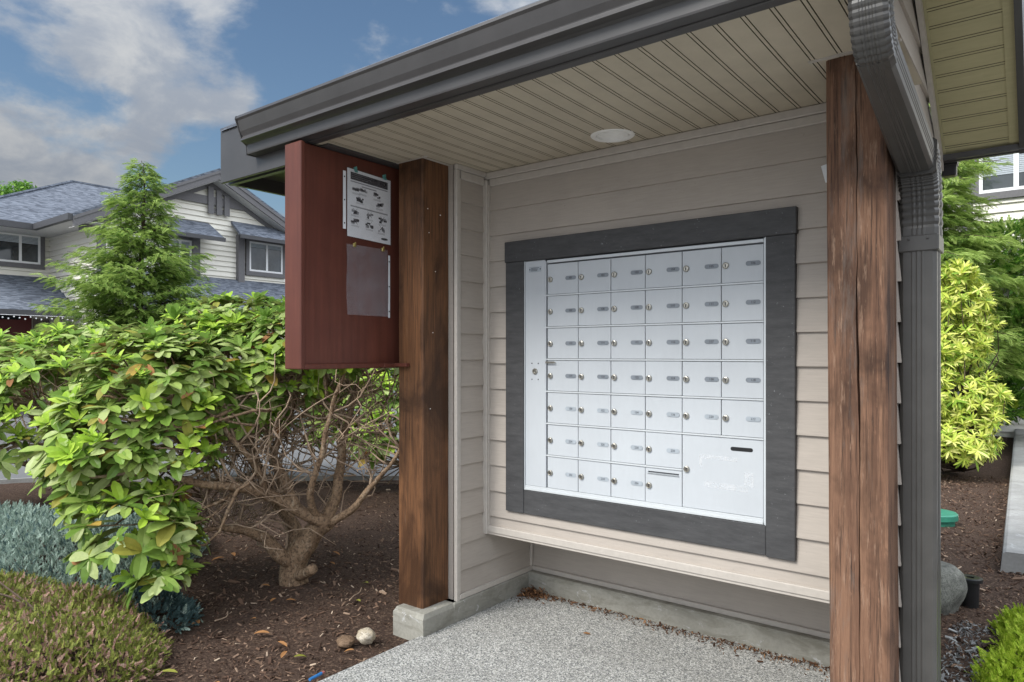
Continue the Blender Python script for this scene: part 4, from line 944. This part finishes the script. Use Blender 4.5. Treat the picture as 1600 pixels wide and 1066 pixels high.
mb = MB(); lap(mb, yB, yR, -.1, zP, 'X', HX-.03, 1, .165, .05, .042); mb.box(xA-3, HX-.05, yB+.05, yR, -.1, zlowroof+1.0)
o = fixn(mb.build('gable_wall', h_siding, HB)); clipm(o, [((0, yP, zP-.1), (0, sll, 1)), ((0, yP, zP-.1), (0, -sll, 1))])
mb = MB(); eaveA = A_(57, 352).z; lap(mb, xA-.1, HX, -.1, at(115, 335, X=HX+.5).z-.12, 'Y', yB, -1, .165, .05, .042); fixn(mb.build('return_wall', h_siding, HB))
mb = MB(); lap(mb, yB-9, yB+.1, -.1, A_(78, 350).z+.3, 'X', xA, 1, .165, .05, .042); mb.box(xA-4, xA-.03, yB-9, yB, -.1, A_(78, 350).z+.1); fixn(mb.build('wall', h_siding, HB))
# main gable roof: verge boards
def roofprof(off, th): return [(yP-7.2, zP-sll*7.2+off), (yP, zP+off), (yP+7, zP-sll*7+off), (yP+7, zP-sll*7+off-th), (yP, zP+off-th), (yP-7.2, zP-sll*7.2+off-th)]
yE = at(115, 335, X=HX+.5).y+.3            # lower end of the left verge
def gp(off, th, ylo, yhi): return [(ylo, zP-sll*(yP-ylo)+off), (yP, zP+off), (yhi, zP-sll*(yhi-yP)+off), (yhi, zP-sll*(yhi-yP)+off-th), (yP, zP+off-th), (ylo, zP-sll*(yP-ylo)+off-th)]
mb = MB(); mb.prism(gp(.10, .09, yE-.3, yR+.5), 0, HX-9, HX+.50); RF = fixn(mb.build('roof', shingle, HB))
mb = MB(); mb.prism(gp(.008, .26, yE-.3, yR+.5), 0, HX+.44, HX+.49); mb.prism(gp(.03, .09, yE-.28, yR+.5), 0, HX+.492, HX+.515); mb.prism(gp(-.26, .16, yE, yR+.4), 0, HX+.01, HX+.05); fixn(mb.build('bargeboard', h_trim, HB))
mb = MB(); mb.prism(gp(-.255, .02, yE-.25, yR+.4), 0, HX+.051, HX+.439); fixn(mb.build('verge_soffit', h_soffit, HB))
bl, br = G(262, 299), G(424, 334); bz = (bl.z+br.z)/2
mb = MB(); mb.box(HX+.012, HX+.07, bl.y-.2, br.y+.3, bz-.13, bz+.13)
for u in (327, 340, 352):
    y = G(u, 300).y; top = zP-sll*abs(y-yP)-.4; mb.box(HX+.071, HX+.12, y-.09, y+.09, bz-.42, top)
mb.box(HX+.02, HX+.055, G(327, 0).y, G(352, 0).y, bz-.36, bz-.24)
o = fixn(mb.build('gable_truss_trim', h_trim, HB)); clipm(o, [((0, yP, zP-.2), (0, sll, 1)), ((0, yP, zP-.2), (0, -sll, 1))])
yc = G(151, 400).y
for args in ((HX-.02, HX+.05, yc, yc+.22, zlowroof-.6, G(152, 345).z-.15), (HX+.01, HX+.16, G(373, 400).y-.1, G(373, 400).y+.12, G(373, 446).z, G(373, 368).z), (HX+.01, HX+.16, G(304, 400).y-.12, G(304, 400).y+.1, G(304, 438).z, G(304, 360).z)):
    mb = MB(); mb.box(*args); fixn(mb.build('corner_board', h_trim, HB))
def window(u0, v0, u1, v1, X, split=.5, blind_h=0., parent=None, fw=.10, nm='window'):
    a = at(u0, v0, X=X); b = at(u1, v1, X=X); parent = parent or HB; y0, y1 = sorted((a.y, b.y)); z0, z1 = sorted((a.z, b.z))
    mb = MB()
    for (p, q_, r_, s_) in ((y0-.12, y1+.12, z1, z1+.13), (y0-.12, y1+.12, z0-.14, z0), (y0-.12, y0, z0, z1), (y1, y1+.12, z0, z1)): mb.box(X+.012, X+.075, p, q_, r_, s_)
    w_ = fixn(mb.build(nm, h_trim, parent)); mb = MB(); k = .06
    for (p, q_, r_, s_) in ((y0, y1, z1-k, z1), (y0, y1, z0, z0+k), (y0, y0+k, z0+k, z1-k), (y1-k, y1, z0+k, z1-k), (y0+(y1-y0)*split-.035, y0+(y1-y0)*split+.035, z0+k, z1-k)): mb.box(X+.0, X+.065, p, q_, r_, s_)
    fixn(mb.build('frame', h_white, w_)); mb = MB(); mb.box(X+.02, X+.045, y0+.02, y1-.02, z0+.02, z1-.02); fixn(mb.build('pane', glass, w_))
    if blind_h:
        mb = MB(); zt = z1-k-.005
        while zt > z1-k-(z1-z0)*blind_h: mb.box(X+.046, X+.055, y0+k, y1-k, zt-.035, zt-.004); zt -= .04
        fixn(mb.build('blind', blind, w_))
    return w_
window(388, 377, 440, 429, HX, .52, .1); window(262, 372, 298, 425, HX, .5, .25); window(-40, 358, 62, 414, xA, .68, .22)
def awning(u0, u1, v0, v1, X, proj=.75):
    a = at(u0, v0, X=X); b = at(u1, v1, X=X); y0, y1 = sorted((a.y, b.y)); zt = a.z; zb = zt-.52; mb = MB()
    V = [(X, y0, zt), (X, y1, zt), (X+proj, y1+.1, zb), (X+proj, y0-.1, zb), (X, y0, zt-.1), (X, y1, zt-.1), (X+proj, y1+.1, zb-.1), (X+proj, y0-.1, zb-.1)]
    mb.add(V, [[0, 1, 2, 3], [7, 6, 5, 4], [0, 3, 7, 4], [1, 5, 6, 2], [3, 2, 6, 7]]); o = fixn(mb.build('awning_roof', shingle, HB))
    mb = MB(); mb.box(X+proj-.02, X+proj+.05, y0-.12, y1+.12, zb-.13, zb-.01); fixn(mb.build('edge_trim', h_dark, o))
awning(361, 470, 345, 365, HX); awning(255, 326, 338, 360, HX)
# hipped main roof over the recessed wing
E1 = at(115, 335, X=HX+.5); yN = E1.y; xe = at(57, 350, Y=yN).x; ze = E1.z+.02; yC = yN-2.25; ap = Vector((xe-5, yC+5, ze+2.54))
mb = MB(); th = Vector((0, 0, -.05))
for poly in ([(xe, yC, ze), (xe, yN, ze), (xe-5, yN+5, ap.z), tuple(ap)], [(xe-10, yC, ze), (xe, yC, ze), tuple(ap)], [tuple(ap), (xe-5, yN+12, ap.z), (xe-10, yN+12, ze), (xe-10, yC, ze)]):
    mb.add(poly, [list(range(len(poly)))])
mb.build('roof', shingle, HB)
mb = MB(); mb.tube([ap+Vector((0, 0, .02)), Vector((xe, yC, ze+.03))], .05, 5); mb.tube([ap+Vector((0, 0, .02)), ap+Vector((0, 9, .02))], .05, 5); fixn(mb.build('ridge_cap', shingle, HB))
mb = MB(); mb.box(xe-.02, xe+.10, yC-.1, yN, ze-.16, ze+.01); mb.box(xe-.02, HX+.45, yN-.12, yN+.01, ze-.161, ze+.009); mb.box(xe-10, xe+.1, yC-.12, yC, ze-.16, ze+.01); fixn(mb.build('gutter', h_dark, HB))
mb = MB(); mb.box(xA, xe-.021, yC+.01, yB, ze-.15, ze-.13); mb.box(xA, HX+.4, yN+.011, yB+.02, ze-.149, ze-.131); fixn(mb.build('eave_soffit', h_soffit, HB))
# lower roofs and porch
def lowroof(y0, y1, X, zt, proj, drop, nm='lower_roof'):
    mb = MB(); mb.add([(X, y0, zt), (X, y1, zt), (X+proj, y1, zt-drop), (X+proj, y0, zt-drop), (X, y0, zt-.1), (X, y1, zt-.1), (X+proj, y1, zt-drop-.1), (X+proj, y0, zt-drop-.1)], [[0, 1, 2, 3], [7, 6, 5, 4], [0, 3, 7, 4], [1, 5, 6, 2], [3, 2, 6, 7]])
    o = fixn(mb.build(nm, shingle, HB)); mb = MB(); mb.box(X+proj-.01, X+proj+.1, y0, y1, zt-drop-.15, zt-drop-.01); fixn(mb.build('gutter', h_dark, o)); return o
zt = A_(40, 431).z; lowroof(yB-10, yB+.05, xA+.01, zt, 2.3, 1.15); lowroof(yB+.2, G(470, 0).y, HX+.02, G(400, 440).z, 1.8, 1.1)
mb = MB(); y0 = A_(48, 500).y; mb.box(xA+.03, xA+.08, y0-1.6, y0, -.1, at(40, 486, X=xA).z); dr = fixn(mb.build('door', redpt, HB)); mb = MB(); mb.box(xA+.081, xA+.1, y0-1.3, y0-.3, at(30, 500, X=xA).z, at(30, 493, X=xA).z); fixn(mb.build('pane', glass, dr))
mb = MB(); mb.box(xA+.031, xA+.05, yB-9, y0-1.65, -.1, zt-1.3); mb.box(xA+.031, xA+.05, y0+.05, yB, -.1, zt-1.3); fixn(mb.build('porch_wall', darkw, HB))
# string of small lamps along the porch gutter
SLt = thing('light_string', (xA+2.4, yB-4, zt-1.25), 'string of small clear bulbs along the left house porch gutter', 'lights'); mb = MB()
for k in range(70):
    y = yB-9+9*k/70; mb.lathe((xA+2.43, y, zt-1.36-.03*(k % 3)), [(.004, .03), (.02, .015), (.022, 0), (.0005, -.02)], 6)
mb.tube([(xA+2.43, yB-9, zt-1.31), (xA+2.43, yB, zt-1.31)], .008, 5); fixn(mb.build('bulbs', h_white, SLt))

# ================================================================== RIGHT HOUSE
RYh = 16.; HC = thing('townhouse', (1, RYh, 0), 'pale sided townhouse with a dark framed window, seen under the right eave', 'house')
mb = MB(); lap(mb, -4.0, 9, -.1, 7.4, 'Y', RYh, -1, .165, .05, .042); mb.box(-4, 9, RYh+.03, RYh+5, -.1, 7.4); fixn(mb.build('wall', h_siding, HC))
mb = MB(); xx = at(1511, 330, Y=RYh).x; mb.box(xx-.09, xx+.09, RYh-.06, RYh-.027, -.1, 7.4); fixn(mb.build('corner_board', h_trim, HC))
mb = MB(); mb.prism([(RYh-.6, 7.3), (RYh+2.6, 8.9), (RYh+5.6, 7.3), (RYh+5.6, 7.2), (RYh+2.6, 8.8), (RYh-.6, 7.2)], 0, -4.4, 9.4); fixn(mb.build('roof', shingle, HC))
a = at(1530, 232, Y=RYh); b = at(1640, 297, Y=RYh); x0, x1, z0, z1 = a.x, b.x, b.z+.06, a.z; mb = MB()
for (p, q_, r_, s_) in ((x0-.13, x1+.13, z1, z1+.13), (x0-.13, x1+.13, z0-.13, z0), (x0-.13, x0, z0, z1), (x1, x1+.13, z0, z1)): mb.box(p, q_, RYh-.09, RYh-.027, r_, s_)
w_ = fixn(mb.build('window', h_trim, HC)); mb = MB(); xm = at(1588, 270, Y=RYh).x
for (p, q_, r_, s_) in ((x0, x1, z1-.06, z1), (x0, x1, z0, z0+.06), (x0, x0+.06, z0+.06, z1-.06), (x1-.06, x1, z0+.06, z1-.06), (xm-.04, xm+.04, z0+.06, z1-.06)): mb.box(p, q_, RYh-.08, RYh-.0, r_, s_)
fixn(mb.build('frame', h_white, w_)); mb = MB(); mb.box(x0+.03, x1-.03, RYh-.05, RYh-.04, z0+.03, z1-.03); fixn(mb.build('pane', glass, w_))
mb = MB(); zt = z1-.07
while zt > z0+.32: mb.box(x0+.06, x1-.06, RYh-.062, RYh-.051, zt-.032, zt-.003); zt -= .036
fixn(mb.build('blind', blind, w_))

# ================================================================== SMALL THINGS
def stone(name, c, r, mat, label, cat='rock', seed=1, sub=4, amp=.22, flat=None):
    bm = bmesh.new(); bmesh.ops.create_icosphere(bm, subdivisions=sub, radius=1)
    for v in bm.verts:
        n = 1+amp*mnoise.noise(v.co*1.3+Vector((seed*7, 0, 0)))+amp*.35*mnoise.noise(v.co*4+Vector((seed, 3, 0))); v.co = Vector((v.co.x*r[0], v.co.y*r[1], v.co.z*r[2]))*n
        if flat is not None and v.co.z > flat: v.co.z = flat+(v.co.z-flat)*.12
    me = bpy.data.meshes.new(name); bm.to_mesh(me); bm.free(); me.materials.append(mat); o = bpy.data.objects.new(name, me); COL.objects.link(o); o.location = c
    me.polygons.foreach_set('use_smooth', np.ones(len(me.polygons), bool)); return tag(o, label, cat)
c = at(1465, 950, Z=0); stone('boulder', (c.x-.19, c.y+.17, .05), (.31, .28, .27), granite, 'flat topped grey granite boulder behind the downspout', seed=4, amp=.12, flat=.17)
c = at(572, 998, Z=0); stone('rock', (c.x, c.y, .015), (.055, .045, .04), palestone, 'small pale yellowish stone on the soil beside the slab', seed=2)
c = at(540, 1000, Z=0); stone('rock', (c.x, c.y, -.01), (.05, .045, .03), brownstone, 'flat brown stone left of the pale stone', seed=5)
green = plain('green_plastic', (.035, .22, .145), .5); c = at(1462, 812, Z=0); c.z = 0
vb = thing('valve_cover', c, 'round green plastic lid standing in the mulch behind the downspout', 'lid')
mb = MB(); mb.lathe(c, [(.15, -.1), (.15, .03), (.0005, .03)], 32); fixn(mb.build('riser', green, vb, smooth=False)); mb = MB(); mb.lathe(c, [(.165, .012), (.175, .016), (.175, .062), (.165, .072), (.10, .077), (.0005, .078)], 32); fixn(mb.build('lid', green, vb))
c = at(1516, 935, Z=0); bc = thing('drain_cap', c, 'small black plastic cap with a round opening beside the boulder', 'cap')
mb = MB(); mb.lathe(c, [(.045, -.05), (.05, .105), (.066, .108), (.066, .128), (.050, .132), (.022, .130), (.020, .10), (.0005, .10)], 24); fixn(mb.build('body', black, bc))
c = at(495, 1056, Z=.008); d = (at(507, 1049, Z=.008)-at(483, 1062, Z=.008)).normalized()
pen = thing('pen', c, 'blue plastic pen lying where the slab meets the soil', 'pen'); bluem = plain('blue_plastic', (.03, .16, .40), .35); mb = MB(); mb.tube([c-d*.045, c+d*.03], .007, 10); fixn(mb.build('barrel', bluem, pen)); mb = MB(); mb.tube([c+d*.0305, c+d*.045, c+d*.05], [.0065, .006, .003], 10); fixn(mb.build('tip', plain('pink_plastic', (.35, .12, .10), .5), pen))
# fallen leaves
def fleaf(u, v, mat, word, i, size=.07):
    c = at(u, v, Z=0); T_, F_ = leaf_t(1, .42, .18, .5); z = bedz(c.x, c.y)+.022 if c.x < -2.66 or c.y > 3.6 else .004
    a = random.random()*6.28; M_ = np.array([Rz(a) @ Ry(random.uniform(-.15, .15))*size*random.uniform(.8, 1.2)]); mb = MB(); mb.inst(T_, F_, np.zeros((1, 3)), M_, 0)
    o = mb.build('fallen_leaf', mat); o.location = (c.x, c.y, z+.004); return o
fl = [(563, 941, 'tan leaf on the soil between the left post and the trunk foot'), (421, 985, 'small leaf with a paler edge, left of the two tan leaves near the slab'), (434, 999, 'rust coloured leaf in the open soil left of the pale stone'), (448, 1012, 'pale curled leaf in the soil midway between heather and slab'), (459, 1020, 'long pale tan leaf nearest the slab corner'),
 (447, 938, 'orange leaf just below the sawn stub of the trunk'), (408, 917, 'brown leaf on the soil just left of the trunk foot'), (432, 936, 'yellowish leaf in front of the trunk foot'), (250, 1045, 'bright orange leaf by the bottom edge beside the heather'), (339, 1059, 'tan leaf at the very bottom edge of the soil'), (228, 1030, 'long orange leaf touching the heather'), (400, 965, 'orange leaf between the trunk foot and the bottom edge'),
 (310, 952, 'leaf at the top of the cluster below the hanging branch'), (307, 965, 'pale leaf in the cluster below the hanging branch'), (300, 972, 'lowest leaf of the cluster below the hanging branch'), (520, 862, 'leaf on the shaded soil right of the forked trunk'), (575, 912, 'small leaf close to the foot of the left post'), (515, 880, 'leaf right of the trunk stub'), (350, 868, 'brown leaf under the leftward limb of the trunk'), (362, 860, 'second leaf under the leftward limb, nearer the trunk'), (330, 880, 'leaf at the right edge of the hanging foliage'), (553, 1010, 'leaf against the slab edge beside the brown stone'), (255, 980, 'leaf next to the dark blue juniper sprig')]
for i, (u, v, lb_) in enumerate(fl):
    m_ = lf_brn if i % 4 else lf_yel; o = fleaf(u, v, m_, '', i, random.uniform(.045, .075)); tag(o, lb_, 'leaf', 'fallen leaves on the mulch')
o = fleaf(911, 992, lf_brn, '', 0, .055); tag(o, 'single orange leaf lying on the pebbled concrete slab', 'leaf')
# debris heap in the corner and along the wall foot
chipT = np.array([(-.5, -.16, 0), (.5, -.12, .03), (.45, .14, 0), (-.48, .12, .04), (-.5, -.16, .12), (.5, -.12, .14), (.45, .14, .12), (-.48, .12, .14)]); chipF = [[3, 2, 1, 0], [4, 5, 6, 7], [0, 1, 5, 4], [1, 2, 6, 5], [2, 3, 7, 6], [3, 0, 4, 7]]
def m_chip(name, st):
    t = NT(name); return t.set(t.ramp(t.island(), st), .9, spec=.15)
chip = m_chip('mulch_chip', [(0., (.03, .018, .012)), (.35, (.075, .045, .032)), (.6, (.13, .08, .055)), (.85, (.20, .13, .09)), (.95, (.34, .24, .17)), (1., (.50, .40, .30))])
litter = m_chip('litter', [(0., (.04, .022, .014)), (.5, (.09, .045, .026)), (.8, (.20, .10, .05)), (1., (.34, .18, .08))])
gravelm = m_chip('gravel_stone', [(0., (.10, .10, .10)), (.5, (.20, .20, .195)), (1., (.36, .36, .35))])
def chips(P, size, mb, mi=0, flat=.5):
    n = len(P); up = rng.normal(size=(n, 3))*flat+np.array([0, 0, 1]); M_ = rotm(n, up=up)*(size*rng.lognormal(0, .4, n))[:, None, None]; mb.inst(chipT, chipF, P, M_, mi)
mb = MB(); pts = []
while len(pts) < 15000:
    y = rng.uniform(.6, 7) if rng.random() < .8 else rng.uniform(1.2, 3.6); x = rng.uniform(-8.5, .6)
    if rng.random() > min(1, (3.6/(math.hypot(x, y)+.1))**1.6): continue
    if not in_bed(x, y) or (-2.70 < x < 3.2 and y < 3.62) or (-2.95 < x < -.42 and 2.55 < y < 3.8): continue
    pts.append((x, y, bedz(x, y)+.003))
for _ in range(9000):
    x, y = rng.uniform(-1.6, .6), rng.uniform(3.6, 10.5)
    if x < -.42 and y < 3.85: continue
    pts.append((x, y, bedz(x, y)+.004))
chips(np.array(pts), .020, mb); tag(mb.build('mulch', chip), 'loose bark chips covering the planting bed', 'mulch', kind='stuff')
mb = MB(); pts = []
for _ in range(1700):
    s_ = rng.random(); a = abs(rng.normal()) 
    if s_ < .42: x, y, z = -2.60+abs(rng.normal())*.07, 3.555-abs(rng.normal())*.06, max(0, .05*math.exp(-a*2))*rng.random()+.003
    else: 
        x = -2.6+2.1*rng.random()**.8; y = 3.568-abs(rng.normal())*.028*(1+.8*(x+2.6)); z = .004
    if x > -2.62 and y < 3.57: pts.append((x, y, z))
chips(np.array(pts), .012, mb, 0, .9); tag(mb.build('leaf_litter', litter), 'brown litter gathered along the foot of the shelter wall', 'litter', kind='stuff')
mb = MB(); pts = []
for _ in range(900): x, y = rng.uniform(-.43, -.05), rng.uniform(3.6, 4.75); pts.append((x, y, bedz(x, y)+.012))
chips(np.array(pts), .018, mb, 0, .9); tag(mb.build('gravel', gravelm), 'grey drain gravel beside the boulder', 'gravel', kind='stuff')
# twigs lying on soil
for (u0, v0, u1, v1, lb_) in ((336, 970, 356, 955, 'thin pale twig on the soil left of the trunk foot'), (546, 938, 565, 918, 'thin grey twig on the soil between the trunk and the left post')):
    a, b = at(u0, v0, Z=.01), at(u1, v1, Z=.02); mb = MB(); mb.tube(bend(a, b, 4, 0, .08), [.004, .0035, .003, .003, .002], 5); tag(fixn(mb.build('fallen_twig', twigm)), lb_, 'twig')
# far woodland beyond the road
wl = [(tuple(far(u, 520, d)), (6, 6, 5.5+1.2*math.sin(u))) for u, d in ((520, 62), (680, 66), (850, 62), (1000, 70), (1180, 64), (1400, 66), (1700, 60), (2000, 60))]
P, N = lobe_points(wl, 9, -.3, jit=.3); M_ = rotm(len(P), up=N+rng.normal(size=N.shape)*.7)*(.9*rng.uniform(.6, 1.2, len(P)))[:, None, None]
Tm, Fm = leaf_t(1, .7); mb = MB(); mb.inst(Tm, Fm, P, M_, 0); tag(mb.build('distant_woods', hedge_m), 'far green woodland beyond the houses', 'woods', kind='stuff')
